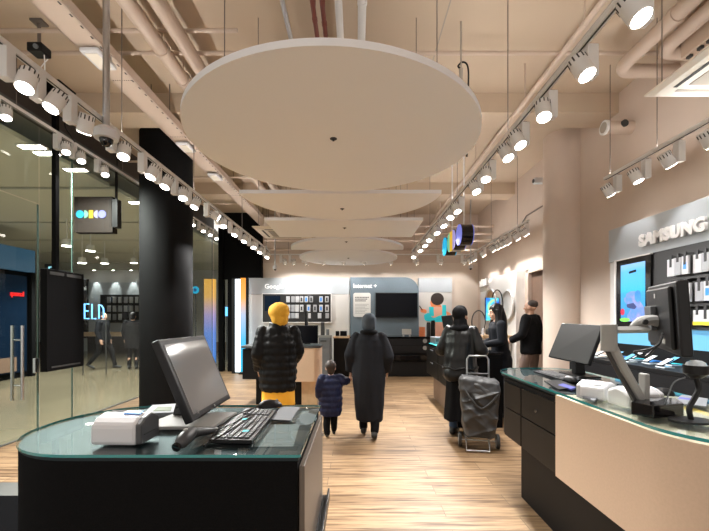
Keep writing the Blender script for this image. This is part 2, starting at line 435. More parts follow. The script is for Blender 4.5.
# downstand beams
for i, (y, z, h) in enumerate(((5.20, 4.29, .0), (8.6, 4.29, 0))):
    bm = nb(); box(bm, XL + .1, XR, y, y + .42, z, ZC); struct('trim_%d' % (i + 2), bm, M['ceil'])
# ceiling board joints
bm = nb()
for x in (-2.9, .9, 2.45): box(bm, x, x + .012, -.5, 5.3, ZC - .004, ZC + .001)
for y in (1.4, 3.35): box(bm, XL, XR, y, y + .01, ZC - .004, ZC + .001)
struct('trim_joints', bm, M['grille'])
# skirting along the right and back walls
bm = nb(); box(bm, XR - .012, XR, 5.2, YB, 0, .10); struct('baseboard_right', bm, M['walnut'])
# facade header (above the glass)
bm = nb(); box(bm, XL - .12, XL + .04, -1, YB, 4.10, ZC); struct('wall_left', bm, M['fascia'])
bm = nb(); box(bm, XL - .015, XL + .10, -1, YB, 4.04, 4.10); struct('trim_4', bm, M['stripmetal'])
bm = nb(); box(bm, XL - .02, XL + .02, -1, YB, 0, .012); struct('trim_5', bm, M['stripmetal'])
# shop window panes and glass door
def pane(name, y0, y1, z0=.012, z1=4.04):
    w = nb(); box(w, XL - .006, XL + .006, y0, y1, z0, z1); o = struct(name, w, M['glass'])
    r = nb(); box(r, XL - .007, XL + .007, y1 - .014, y1 + .004, z0, z1); obj('glass_edge', r, M['glassrim'], o)
    return o
pane('window_1', 1.2, 3.93); pane('window_2', 5.08, 5.66); pane('window_3', 5.69, 8.4); pane('window_4', 8.43, YB - .03)
d = pane('door_1', 3.96, 5.05, .012, 3.0)
bm = nb(); box(bm, XL - .006, XL + .006, 3.96, 5.05, 3.02, 4.04); g = struct('window_5', bm, M['glass'])
for s in (-1, 1):
    bm = nb(); x = XL + s*.045; cyl(bm, (x, 4.74 + s*.02, .50), (x, 4.74 + s*.02, 1.42), .018, n=14)
    obj('door_handle', bm, M['steel'], d, smooth=True)
bm = nb()
for z in (.68, 1.24): cyl(bm, (XL - .05, 4.74, z), (XL + .05, 4.74, z), .010, n=10)
obj('handle_bolt', bm, M['steel'], d, smooth=True)
bm = nb(); box(bm, XL - .018, XL + .018, 4.985, 5.048, .80, .99, .004); obj('door_lock', bm, M['steel'], d)
bm = nb(); box(bm, -4.08, -3.55, YB - .12, YB - .108, .01, 2.64); box(bm, -4.08, -3.94, YB - .12, YB - .108, 2.64, 4.05); struct('window_6', bm, M['glass'])
# doorway frame in the right wall, behind the pillar
bm = nb(); box(bm, XR - .10, XR, 7.72, 7.80, 0, 2.5); box(bm, XR - .10, XR, 6.75, 7.80, 2.42, 2.5); dr = struct('door_2', bm, M['wall'])
bm = nb(); box(bm, XR - .03, XR - .005, 6.78, 7.72, .01, 2.42); obj('door_leaf', bm, M['walnut'], dr)
# entrance matting and threshold
bm = nb(); box(bm, XL + .05, -1.25, -1.0, 3.24, .001, .012); struct('floor_matting', bm, M['mat_floor'])
bm = nb(); box(bm, XL + .05, -1.25, 3.24, 3.50, .001, .014); struct('trim_6', bm, M['stripmetal'])
# pillars
bm = nb(); cyl(bm, (3.53, 6.45, 0), (3.53, 6.45, ZC), .36, n=64); struct('wall_right_pillar', bm, M['wall'], smooth=True)
bm = nb(); cyl(bm, (-3.17, 6.45, 0), (-3.17, 6.45, ZC), .405, n=64)
struct('wall_left_column', bm, M['blackcol'], smooth=True)

# ------------------------------------------------------------------ the mall beyond the glass
bm = nb()
edges = [2.0, 4.45, 6.75, 9.15, 11.2, 13.4, 15.6, 18.2]
for a, b in zip(edges, edges[1:]): box(bm, -15, XL - .12, a + .09, b - .05, 3.8, 3.86)
struct('ceiling_mall', bm, M['mallceil'])
bm = nb(); box(bm, -15, XL - .12, 2, 18.2, 4.1, 4.15); struct('ceiling_mall_void', bm, M['mallwall'])
bm = nb(); box(bm, -15, -3.2, 18.1, 18.25, 0, 4.1); struct('wall_mall_back', bm, M['mallwall'])
bm = nb(); box(bm, -15, -3.2, 18.05, 18.1, 0, .42); struct('baseboard_mall', bm, M['walnut'])
bm = nb(); box(bm, -3.3, -3.2, YB + .12, 18.2, 0, 4.1); struct('wall_mall_right', bm, M['mallwall'])
bm = nb(); box(bm, -15.1, -15, 2, 18.2, 0, 4.1); struct('wall_mall_left', bm, M['mallwall'])

# blue-lit shop on the far side of the mall
t = thing('storefront', 'dark blue lit storefront with red letters across the mall, behind the glass door', 'storefront', (-9.6, 8.2, 0))
bm = nb(); box(bm, -10.6, -8.6, 5.2, 10.2, 0, 3.3); obj('shop_wall', bm, M['blackpaint'], t)
bm = nb(); box(bm, -8.6, -8.55, 5.3, 10.0, .15, 2.6); obj('shop_glass', bm, M['bluedark'], t)
bm = nb(); box(bm, -8.6, -8.50, 5.2, 10.2, 2.72, 3.3); obj('lit_band', bm, M['bluelit'], t)
bm = nb()
for y in (6.6, 8.0, 10.08): box(bm, -8.58, -8.49, y, y + .12, 0, 2.72)
obj('shop_frame', bm, M['blackpaint'], t)
bm = text_bm('spremo  l', .17, .01, (0, 1, 0), (0, 0, 1), (-8.535, 9.50, 2.08), .003, space=.62)
obj('red_lettering', bm, M['redled'], t)
bm = nb(); box(bm, -8.50, -8.46, 6.5, 9.6, .2, .55); obj('low_shelf', bm, M['walnut'], t)

# phone shop wall at the end of the mall
def backm(px, py, y=18.0): return W(px, py, y)
t = thing('shop_display', 'long grey shop wall with a black phone board at the far end of the mall', 'shop display', (-11.5, 17.9, 0))
bm = nb(); a, b = backm(79, 281), backm(150, 340); box(bm, a.x, b.x, 17.9, 18.04, 0, 3.2); obj('wall_panel', bm, M['greypanel'], t)
bm = nb(); a, b = backm(103, 295), backm(146, 323); box(bm, a.x, b.x, 17.8, 17.9, b.z, a.z); obj('phone_board', bm, M['pegblack'], t)
bm = nb(); a, b = backm(76, 279.5), backm(90, 338); box(bm, a.x, b.x, 17.78, 17.92, b.z, a.z); sg = obj('dark_banner', bm, M['counterdark'], t)
bm = text_bm('ani', .26, .004, (1, 0, 0), (0, 0, 1), backm(80, 290, 17.77), .004); obj('banner_lettering', bm, M['whitetext'], sg)
bm = nb(); a, b = backm(80, 294.5), backm(84.7, 319); extr(bm, [(x, 17.75, z) for x, z in rrect(a.x, b.x, b.z, a.z, (.08,)*4, 4)], (0, .03, 0)); obj('banner_plate', bm, M['paper'], sg)
k = 0
for r, py in enumerate((300, 308.7, 317)):
    for c in range(7):
        if (r, c) in ((2, 3), (2, 5)): continue
        bm = nb(); p = backm(109 + c*5.6, py, 17.78); box(bm, p.x - .075, p.x + .075, 17.745, 17.799, p.z - .14, p.z + .14, .01)
        o = obj('phone_pack', bm, M['packwhite'] if (c + r) % 3 else M['packclear'])
        tag(o, 'tiny pale phone pack, %s from left in the %s row of the mall phone board' % (ORD[c], ('top', 'middle', 'bottom')[r]), 'phone pack', 'phone packs on the mall board')
t = thing('display_counter', 'reddish wooden counter below the phone board at the end of the mall', 'counter', (-11, 17.0, 0))
bm = nb(); a, b = backm(86, 332, 17), backm(148, 338, 17); box(bm, a.x, b.x, 16.7, 17.3, a.z - .18, a.z, .01); obj('counter_top', bm, M['wood'], t)
bm = nb(); box(bm, a.x + .2, b.x - .1, 16.8, 17.25, 0, a.z - .18); obj('counter_body', bm, M['drawer'], t)
# blue letters and the little pale sign
for ch, strokes in (('E', [[(89, 304), (84.6, 304), (84.6, 318.6), (89, 318.6)], [(84.6, 311), (88.3, 311)]]), ('L', [[(92, 304), (92, 318.6), (96, 318.6)]]),
                    ('D', [[(99, 318.6), (99, 305), (101.5, 305.5), (103.4, 308.5), (103.8, 313), (103.4, 318)]])):
    bm = nb()
    for st_ in strokes: tube(bm, [W(a, b, 10.3) for a, b in st_], .017, 8)
    o = obj('neon_letter', bm, M['neon']); tag(o, 'tall thin blue neon letter %s beside the black hanging panel' % ch, 'letter', 'blue neon letters')
t = thing('neon_sign_rail', 'thin dark rail carrying the blue neon letters', 'rail', W(84, 319.5, 10.3))
bm = nb(); a = W(83, 320, 10.32); b = W(106, 320, 10.32); cyl(bm, a, b, .012); obj('rail', bm, M['slot'], t)
bm = nb()
for p in (a, b): cyl(bm, p, (p.x, p.y, 0), .014)
obj('post', bm, M['slot'], t)
t = thing('lit_sign', 'small pale cyan lit sign hanging above the black window panel', 'sign', W(51, 269, 13))
a = W(51, 269.5, 13)
bm = nb(); box(bm, a.x - .22, a.x + .22, 13.0, 13.06, a.z - .2, a.z + .2); obj('sign_box', bm, M['slot'], t)
bm = text_bm('E', .30, .01, (1, 0, 0), (0, 0, 1), (a.x - .09, 12.985, a.z - .11), .004); obj('sign_glyph', bm, M['exitlit'], t)
bm = nb(); cyl(bm, (a.x, 13.03, a.z + .2), (a.x, 13.03, 3.82), .012); obj('sign_rod', bm, M['slot'], t)

# ------------------------------------------------------------------ mall ceiling lights
def spot(name, parent, loc, aim, energy, cone, blend=.35, col=LAMP, r=.04):
    L = bpy.data.lights.new(name, 'SPOT'); L.energy = energy; L.spot_size = math.radians(cone); L.spot_blend = blend; L.color = col; L.shadow_soft_size = r
    o = bpy.data.objects.new(name, L); COL.objects.link(o); o.location = loc
    o.rotation_mode = 'QUATERNION'; o.rotation_quaternion = Vector(aim).to_track_quat('-Z', 'Y')
    if parent: o.parent = parent
    return o
ml = [(32, 146), (47, 152.5), (75.5, 169), (137.5, 202)]
for i, (px, py) in enumerate(ml):
    y = F*2.3/(CY - py); p = W(px, py, y)
    t = thing('ceiling_light', 'bright strip light in the mall ceiling, %s from the left of those behind the glass' % ORD[i], 'ceiling light', p, 'strip lights in the mall ceiling')
    bm = nb(); box(bm, p.x - .17, p.x + .17, y - .07, y + .07, 3.785, 3.80, .004); obj('light_frame', bm, M['trackwhite'], t)
    bm = nb(); box(bm, p.x - .15, p.x + .15, y - .05, y + .05, 3.778, 3.786); obj('diffuser', bm, M['lens'], t)
    spot('lamp_light', None, (p.x, y, 3.74), (0, 0, -1), 190*MALL, 165, .6)
for i, (px, py) in enumerate(((67, 246), (90.5, 251), (82, 263), (104.5, 263.5), (134, 263))):
    y = 8.8 + i*.9; p = W(px, py, y)
    t = thing('ceiling_spotlight', 'small white spotlight hanging from the mall ceiling, %s counted from the black post' % ORD[i], 'spotlight', p, 'hanging spotlights in the mall')
    bm = nb(); cyl(bm, (p.x, y, p.z + .14), (p.x, y, 3.8), .014, n=8); obj('stem', bm, M['trackwhite'], t)
    bm = nb(); cyl(bm, (p.x, y, p.z + .15), (p.x, y, p.z), .09, .11); obj('lamp_head', bm, M['trackwhite'], t, smooth=True)
    bm = nb(); cyl(bm, (p.x, y, p.z + .002), (p.x, y, p.z - .006), .10); obj('lens', bm, M['lens'], t)
    spot('lamp_light', None, (p.x, y, p.z - .03), (0, .1, -1), 120*MALL, 140, .6)
for px in (94, 113, 131):  # wall washers giving the scallops at the end of the mall
    p = W(px, 277, 17.7); spot('lamp_light', None, (p.x, 17.72, 3.7), (0, .12, -1), 60*MALL, 38, .5)
# hanging wall washers as objects
for i, px in enumerate((94, 113, 131)):
    p = W(px, 274, 17.72)
    t = thing('wall_washer', 'small round downlight washing the grey mall wall, %s from the left' % ORD[i], 'downlight', (p.x, 17.72, 3.74), 'downlights along the end wall of the mall')
    bm = nb(); cyl(bm, (p.x, 17.72, 3.74), (p.x, 17.72, 3.80), .06); obj('housing', bm, M['trackwhite'], t, smooth=True)
    bm = nb(); cyl(bm, (p.x, 17.72, 3.734), (p.x, 17.72, 3.742), .05); obj('lens', bm, M['lens'], t)

# ------------------------------------------------------------------ blade sign, hanging window panel
t = thing('blade_sign', 'square dark sign with five small coloured shapes hanging outside the shop glass', 'sign', W(93, 233, 6.62))
a, b = W(74, 196.5, 6.6), W(112.5, 232.5, 6.6)
bm = nb(); box(bm, a.x, b.x, 6.60, 6.74, b.z, a.z, .006); sb = obj('sign_box', bm, M['signbox'], t)
cx = [80.3, 86.4, 91.3, 96.2, 102.4]; cz = W(90, 214.3, 6.6).z; r = .068
def logo_shapes(parent, xs, z, y, r, mats, dirx=1):
    for i, x in enumerate(xs):
        bm = nb()
        if i in (0, 4): pts = [(x + r*math.cos(2*PI*k/24), y, z + r*math.sin(2*PI*k/24)) for k in range(24)]
        elif i == 1: pts = [(x - r*.45 + r*math.cos(-PI/2 + PI*k/14), y, z + r*math.sin(-PI/2 + PI*k/14)) for k in range(15)]
        elif i == 3: pts = [(x + r*.45 + r*math.cos(PI/2 + PI*k/14), y, z + r*math.sin(PI/2 + PI*k/14)) for k in range(15)]
        else: pts = [(x - r*.52, y, z - r), (x + r*.52, y, z - r), (x + r*.52, y, z + r), (x - r*.52, y, z + r)]
        extr(bm, pts, (0, .012, 0)); obj('lit_shape', bm, M[mats[i]], parent)
logo_shapes(sb, [W(p, 214, 6.6).x for p in cx], cz, 6.588, r, ('litcyan', 'litgreen', 'lityellow', 'litwhite', 'lavender'))
bm = nb(); c, e = W(113.5, 200, 6.66), W(119.5, 228, 6.66); box(bm, c.x, e.x, 6.6, 6.72, e.z, c.z, .004); obj('wall_bracket', bm, M['blackplastic'], t)
bm = nb(); box(bm, b.x, c.x, 6.64, 6.70, c.z - .12, c.z - .06); box(bm, b.x, c.x, 6.64, 6.70, e.z + .06, e.z + .12); obj('bracket_arm', bm, M['blackplastic'], t)
bm = nb(); cyl(bm, (c.x + .05, 6.66, c.z), (c.x + .05, 6.66, 4.30), .022); box(bm, c.x, -4.15, 6.63, 6.69, 4.28, 4.34); obj('hanging_rod', bm, M['blackplastic'], t, smooth=True)

t = thing('window_display', 'tall black rectangular panel hanging on a black post just inside the shop glass', 'display panel', (-3.95, 5.2, .84))
bm = nb(); box(bm, -3.99, -3.90, 4.86, 5.52, .83, 2.14, .006); pn = obj('panel', bm, M['blackpaint'], t)
bm = nb(); box(bm, -3.899, -3.895, 4.90, 5.14, 2.07, 2.11); box(bm, -3.899, -3.895, 5.19, 5.46, 2.07, 2.11); box(bm, -3.899, -3.895, 4.93, 5.44, .87, .89); obj('vent_slots', bm, M['slot'], pn)
bm = nb(); box(bm, -3.985, -3.93, 5.04, 5.10, 2.14, ZC - .02); obj('post', bm, M['blackpaint'], t)
bm = nb(); box(bm, -4.12, -3.78, 4.90, 5.22, ZC - .02, ZC); obj('ceiling_plate', bm, M['blackpaint'], t)
bm = nb(); box(bm, -3.92, -3.80, 5.04, 5.12, 4.28, 4.40, .005); obj('power_box', bm, M['blackplastic'], t)
bm = nb(); tube(bm, smooth_path([(-3.86, 5.08, 4.28), (-3.84, 5.08, 4.05), (-3.78, 5.1, 3.93), (-3.80, 5.2, 3.89)]), .008, 6); obj('cable', bm, M['blackplastic'], t, smooth=True)

# ================================================================== CEILING SERVICES
def hung(px, y, h): return Vector(((px - CX)/F*y, y, EYE + h))
# perforated cable tray
t = thing('cable_tray', 'long perforated beige cable tray running along the left of the ceiling', 'cable tray', (-2.53, 5, 4.1))
bm = nb(); box(bm, -2.67, -2.41, -.5, YB - .2, 4.10, 4.115); box(bm, -2.675, -2.66, -.5, YB - .2, 4.10, 4.19); box(bm, -2.42, -2.405, -.5, YB - .2, 4.10, 4.19)
for k in range(60):
    y = 1.2 + k*.13
    box(bm, -2.4475, -2.4325, y, y + .035, 4.0985, 4.1005, mi=1)
    if k % 10 == 3:
        for q in range(9): box(bm, -2.65 + q*.024, -2.64 + q*.024, y, y + .012, 4.0985, 4.1005, mi=1)
obj('tray', bm, (M['pipe'], M['slot']), t)
for y in (2.4, 5.0, 7.6, 10):
    bm = nb(); cyl(bm, (-2.66, y, 4.18), (-2.66, y, ZC), .006, n=6); cyl(bm, (-2.42, y, 4.18), (-2.42, y, ZC), .006, n=6); obj('hanger_rod', bm, M['wire'], t)
for i, y in enumerate((3.80, 5.75, 6.95)):
    x = -2.54
    t = thing('emergency_light', 'flat white emergency light under the cable tray, %s from the camera' % ORD[i], 'emergency light', (x, y, 4.03), 'emergency lights under the cable tray')
    bm = nb(); box(bm, x - .09, x + .09, y - .15, y + .15, 4.045, 4.085, .012); obj('housing', bm, M['whiteplastic'], t)
    bm = nb(); box(bm, x - .06, x + .06, y - .11, y + .11, 4.039, 4.046); obj('diffuser', bm, M['acwhite'], t)
    bm = nb(); box(bm, x + .10, x + .115, y - .02, y + .02, 4.04, 4.100); box(bm, x - .02, x + .02, y - .03, y + .03, 4.083, 4.100); obj('clip', bm, M['steel'], t)
# pipes along the room
def pipe(name, label, pts, r, m, cat='pipe', clamps=(), n=16):
    t = thing(name, label, cat, Vector(pts[0]))
    bm = nb(); tube(bm, pts, r, n); obj('pipe', bm, m, t, smooth=True, angle=60)
    for c in clamps:
        c = Vector(c); bm = nb(); cyl(bm, c - Vector((0, .02, 0)), c + Vector((0, .02, 0)), r*1.16, n=16); cyl(bm, c + Vector((0, 0, r)), (c.x, c.y, ZC), .008, n=6); obj('pipe_clamp', bm, m, t, smooth=True)
    return t
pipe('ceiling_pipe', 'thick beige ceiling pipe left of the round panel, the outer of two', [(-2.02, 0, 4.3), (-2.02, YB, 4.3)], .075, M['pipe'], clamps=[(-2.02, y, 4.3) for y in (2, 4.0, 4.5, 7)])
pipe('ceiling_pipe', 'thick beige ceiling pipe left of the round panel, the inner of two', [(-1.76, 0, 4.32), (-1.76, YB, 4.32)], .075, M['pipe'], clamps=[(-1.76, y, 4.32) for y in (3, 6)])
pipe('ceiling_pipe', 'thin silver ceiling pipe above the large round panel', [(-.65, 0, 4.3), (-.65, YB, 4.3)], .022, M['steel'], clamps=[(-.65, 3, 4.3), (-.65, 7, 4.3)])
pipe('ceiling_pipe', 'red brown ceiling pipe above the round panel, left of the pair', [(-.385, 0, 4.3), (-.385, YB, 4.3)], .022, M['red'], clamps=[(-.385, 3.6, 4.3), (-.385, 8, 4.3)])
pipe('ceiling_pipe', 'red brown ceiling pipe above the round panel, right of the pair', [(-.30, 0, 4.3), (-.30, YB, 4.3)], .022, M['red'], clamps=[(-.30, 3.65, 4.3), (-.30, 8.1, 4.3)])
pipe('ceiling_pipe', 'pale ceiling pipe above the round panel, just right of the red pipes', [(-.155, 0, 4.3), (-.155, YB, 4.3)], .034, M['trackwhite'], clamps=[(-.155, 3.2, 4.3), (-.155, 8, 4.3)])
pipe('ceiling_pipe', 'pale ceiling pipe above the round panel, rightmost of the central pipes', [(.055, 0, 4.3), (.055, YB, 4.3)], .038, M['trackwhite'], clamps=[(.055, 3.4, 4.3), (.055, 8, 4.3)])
def hook(px0, x, y1, lab):
    z = 4.25; pts = [(x, 0, z), (x, y1 - .30, z)] + [(x + .15*(1 - math.cos(a)), y1 - .15 + .15*math.sin(a), z) for a in [PI*k/10 for k in range(0, 11)]]
    pts = [(x, -.2, z), (x, y1 - .15, z)] + [(x + .14*(1 - math.cos(a)), y1 - .15 + .14*math.sin(a), z) for a in [.5*PI*k/6 for k in range(1, 7)]] + [(XR, y1 - .01, z)]
    pipe('ceiling_pipe', lab, pts, .07, M['pipe'], clamps=[(x, y1 - .8, z), (x, y1 - 1.5, z)])
hook(0, 2.90, 4.28, 'thick beige pipe bending into the right wall, the outer of two')
hook(0, 3.14, 3.98, 'thick beige pipe bending into the right wall, nearer the air conditioner')
pipe('ceiling_pipe', 'thin beige conduit running beside the right aisle track', [(2.02, 0, 4.1), (2.02, YB, 4.1)], .028, M['pipe'], clamps=[(2.02, y, 4.1) for y in (2.2, 3.4, 4.6, 6.5)])
pipe('ceiling_conduit', 'thin beige conduit crossing the ceiling in front of the beam', [(XL + .1, 4.2, 4.40), (XR, 4.2, 4.40)], .022, M['pipe'])
pipe('ceiling_conduit', 'thin beige conduit crossing the left ceiling nearest the camera', [(XL + .1, 3.9, 4.42), (-1.2, 3.9, 4.42)], .02, M['pipe'])
for i, (y, z) in enumerate(((9.95, 3.90), (10.0, 3.72), (10.05, 3.55), (10.5, 3.40))):
    pipe('ceiling_conduit', 'beige conduit crossing high in front of the back wall, %s from the top' % ORD[i], [(-2.4, y, z), (XR, y, z)], .035, M['pipe'], clamps=[(2.2, y, z)])
pipe('ceiling_conduit', 'thin bent conduit on the right wall near the ceiling behind the pillar', [(3.5, 7.0, 3.62), (3.5, 7.9, 3.62), (3.5, 8.3, 3.42), (3.5, 10.4, 3.40)], .014, M['wire'])
for i, (x0, y) in enumerate(((-1.4, 6.6), (-1.35, 7.35), (-1.4, 9.0))):
    pipe('ceiling_conduit', 'thin beige conduit crossing left ceiling beyond the black column, %s from the camera' % ORD[i], [(-3.9, y, 4.2), (1.3, y, 4.2)], .018, M['pipe'])

# fan coil box, air conditioners
t = thing('duct_box', 'beige steel box on the right wall above the air conditioner', 'duct box', (3.4, 3.56, 4.1))
bm = nb(); box(bm, 3.28, XR, 3.46, 3.89, 4.12, 4.42, .008); bx_ = obj('box', bm, M['boxbeige'], t)
bm = nb(); tube(bm, smooth_path([(3.32, 3.47, 4.42), (3.30, 3.44, 4.47), (3.29, 3.43, 4.42), (3.30, 3.44, 4.30), (3.36, 3.455, 4.20)]), .012, 8); obj('cable', bm, M['pipe'], t, smooth=True)
bm = nb()
for y in (3.48, 3.58, 3.68, 3.80): box(bm, 3.30, 3.33, y, y + .05, 4.095, 4.12)
obj('connector', bm, M['slot'], bx_)
def cassette(label, x0, y0, s, z):
    t = thing('air_conditioner', label, 'air conditioner', (x0 + s/2, y0 + s/2, z))
    bm = nb(); box(bm, x0 + .2, x0 + s - .1, y0 + .1, y0 + s - .1, z + .03, z + .16, .01); obj('housing', bm, M['acwhite'], t)
    bm = nb()
    pr = [(0, .05), (.03, 0)]
    R = []
    for ins, zz in ((0, z + .035), (.0, z + .02), (.05, z)):
        R.append([(x0 + ins, y0 + ins, zz), (x0 + s - ins, y0 + ins, zz), (x0 + s - ins, y0 + s - ins, zz), (x0 + ins, y0 + s - ins, zz)])
    loft(bm, [[Vector(p) for p in r] for r in R]); fr = obj('fascia', bm, M['acwhite'], t)
    bm = nb(); c = .24*s; box(bm, x0 + c, x0 + s - c, y0 + c, y0 + s - c, z - .006, z + .002, .003); obj('intake_grille', bm, M['grille'], fr)
    for k in range(4):
        bm = nb(); a, w = .13*s, .035*s
        if k == 0: box(bm, x0 + .2*s, x0 + .8*s, y0 + a, y0 + a + w, z - .004, z + .002)
        if k == 1: box(bm, x0 + .2*s, x0 + .8*s, y0 + s - a - w, y0 + s - a, z - .004, z + .002)
        if k == 2: box(bm, x0 + a, x0 + a + w, y0 + .2*s, y0 + .8*s, z - .004, z + .002)
        if k == 3: box(bm, x0 + s - a - w, x0 + s - a, y0 + .2*s, y0 + .8*s, z - .004, z + .002)
        obj('air_slot', bm, M['slot'] if k % 2 == 0 else M['grille'], fr)
    for px, py in ((.1, .1), (.9, .1), (.9, .9), (.1, .9)):
        bm = nb(); cyl(bm, (x0 + px*s, y0 + py*s, z + .03), (x0 + px*s, y0 + py*s, ZC), .005, n=6); obj('hanger_rod', bm, M['wire'], t)
    return t
cassette('square ivory ceiling air conditioner high at the right wall', 2.62, 2.60, .90, 3.5)
cassette('square ivory ceiling air conditioner tucked behind the white ceiling panels', -1.94, 7.18, 1.0, 3.2)
# pipe stub on the right wall, cameras, projector
t = thing('vent_pipe', 'short beige vent pipe sticking out of the right wall above the spotlights', 'vent pipe', (3.3, 5.0, 3.98))
bm = nb(); tube(bm, [(XR, 4.97, 3.97), (3.48, 4.97, 3.97), (3.46, 4.97, 3.97), (3.22, 4.97, 3.97)], .082, 20); p_ = obj('pipe', bm, M['pipe'], t, smooth=True)
bm = nb(); cyl(bm, (3.225, 4.97, 3.97), (3.195, 4.97, 3.97), .092, n=20); rr = obj('rim', bm, M['trackwhite'], t, smooth=True)
bm = nb(); cyl(bm, (3.198, 4.97, 3.97), (3.190, 4.97, 3.97), .066, n=20); obj('bore', bm, M['grille'], rr)
bm = nb(); cyl(bm, (3.41, 4.9, 3.985), (3.41, 4.875, 3.985), .045, n=16); obj('cap', bm, M['slot'], t, smooth=True)
def dome(label, x, y, ztop, zb, r, m):
    t = thing('dome_camera', label, 'security camera', (x, y, zb - r))
    bm = nb(); cyl(bm, (x, y, zb + .08), (x, y, ztop), r*.26, n=12); obj('pole', bm, m, t, smooth=True)
    bm = nb(); cyl(bm, (x, y, zb + .08), (x, y, zb + .04), r*.6, r); cyl(bm, (x, y, zb + .04), (x, y, zb - .02), r, r*.86, n=24); obj('body', bm, M['whiteplastic'], t, smooth=True)
    bm = nb(); sph(bm, (x, y, zb - .02), (r*.52, r*.52, r*.62)); dm = obj('dome', bm, M['blackgloss'], t, smooth=True)
dome('white dome camera on a long steel pole at the left aisle', -2.14, 3.30, ZC, 3.06, .105, M['steel'])
dome('small dome camera on a thin pole before the back wall display, left one', -2.02, 9.6, ZC, 2.76, .06, M['steel'])
dome('small dome camera on a thin pole near the back right corner', 2.86, 9.6, ZC, 2.78, .06, M['steel'])
t = thing('wall_camera', 'small white box camera high on the right wall behind the pillar', 'security camera', (3.5, 7.0, 4.0))
bm = nb(); c = W(537, 181, 7.0); box(bm, c.x - .06, c.x + .12, 6.95, 7.05, c.z - .05, c.z + .05, .01); obj('body', bm, M['whiteplastic'], t)
bm = nb(); cyl(bm, (c.x - .06, 7, c.z), (c.x - .075, 7, c.z), .035); obj('lens', bm, M['slot'], t, smooth=True)
bm = nb(); cyl(bm, (c.x + .1, 7, c.z), (XR, 7, c.z), .02); obj('arm', bm, M['whiteplastic'], t)
t = thing('projector', 'small black projector hanging under the ceiling at upper left', 'projector', (-3.25, 3.95, 4.2))
bm = nb(); box(bm, -3.325, -3.175, 3.88, 4.02, 4.21, 4.30, .012); b_ = obj('body', bm, M['blackplastic'], t)
bm = nb(); cyl(bm, (-3.25, 3.95, 4.30), (-3.25, 3.95, ZC), .016, n=8); box(bm, -3.31, -3.19, 3.9, 4.0, ZC - .02, ZC); obj('mount', bm, M['wire'], t)
bm = nb(); cyl(bm, (-3.22, 3.88, 4.245), (-3.22, 3.86, 4.24), .022); obj('lens', bm, M['midgrey'], b_)
bm = nb(); tube(bm, smooth_path([(-3.2, 3.95, 4.22), (-3.22, 3.98, 4.05), (-3.3, 4.0, 3.96), (-3.28, 4.0, 4.1), (-3.2, 4.0, 4.2)]), .005, 6); obj('cable', bm, M['trackwhite'], t, smooth=True)

# ------------------------------------------------------------------ floating ceiling panels
PX, PR, PZ = -.19, 1.225, 3.02
def panel(label, pts, wires, joints=True):
    cx = sum(p[0] for p in pts)/len(pts); cy = sum(p[1] for p in pts)/len(pts)
    t = thing('ceiling_panel', label, 'ceiling panel', (cx, cy, PZ), None)
    bm = nb(); prism(bm, pts, PZ, PZ + .045, side=1, cap=0); pn = obj('board', bm, (M['panel'], M['panelrim']), t)
    for x, y in wires:
        bm = nb(); cyl(bm, (x, y, PZ + .045), (x, y, ZC), .004, n=6); obj('suspension_wire', bm, M['wire'], t)
    bm = nb(); cyl(bm, (cx, cy - .12, PZ + .001), (cx, cy - .12, PZ - .02), .012, .008); cyl(bm, (cx, cy - .12, PZ), (cx, cy - .12, PZ - .003), .03); obj('screw_eye', bm, M['slot'], pn)
circ = lambda cy, a0=0, a1=2*PI, n=96, end=False: [(PX + PR*math.cos(a0 + (a1 - a0)*k/n), cy + PR*math.sin(a0 + (a1 - a0)*k/n)) for k in range(n + (1 if end else 0))]
panel('huge round white ceiling panel, nearest of the five', circ(3.365), [(PX - .8, 2.9), (PX + .8, 2.9), (PX - .8, 3.9), (PX + .8, 3.9)])
panel('white half-round ceiling panel with its straight edge just behind the huge round one', circ(4.66, 0, PI, 64, True), [(PX - .7, 4.9), (PX + .7, 4.9), (PX, 5.6)])
panel('white rectangular ceiling panel, third of the five', [(PX - PR, 5.93), (PX + PR, 5.93), (PX + PR, 7.15), (PX - PR, 7.15)], [(PX - 1, 6.1), (PX + 1, 6.1), (PX - 1, 7), (PX + 1, 7)])
panel('white half-round ceiling panel with its curved edge towards the camera', circ(8.46, PI, 2*PI, 64, True), [(PX - .9, 8.3), (PX + .9, 8.3), (PX, 7.5)])
panel('small-looking round white ceiling panel, farthest of the five', circ(9.72), [(PX - .8, 9.2), (PX + .8, 9.2), (PX - .8, 10.2), (PX + .8, 10.2)])
t = thing('junction_box', 'grey cable gland with a loop of black cable above the round panel edge', 'cable', (1.0, 3.75, 4.1))
p = W(461, 69, 3.95)
bm = nb(); cyl(bm, p, (p.x, p.y, p.z - .12), .022, .016); cyl(bm, (p.x, p.y, p.z), (p.x, p.y, ZC), .01, n=8); obj('gland', bm, M['grille'], t, smooth=True)
bm = nb(); tube(bm, smooth_path([p, p + Vector((-.03, 0, .03)), p + Vector((.02, 0, .07)), p + Vector((.07, 0, .02)), p + Vector((.075, 0, -.2)), p + Vector((.06, 0, -.9))]), .009, 8); obj('cable', bm, M['blackplastic'], t, smooth=True)

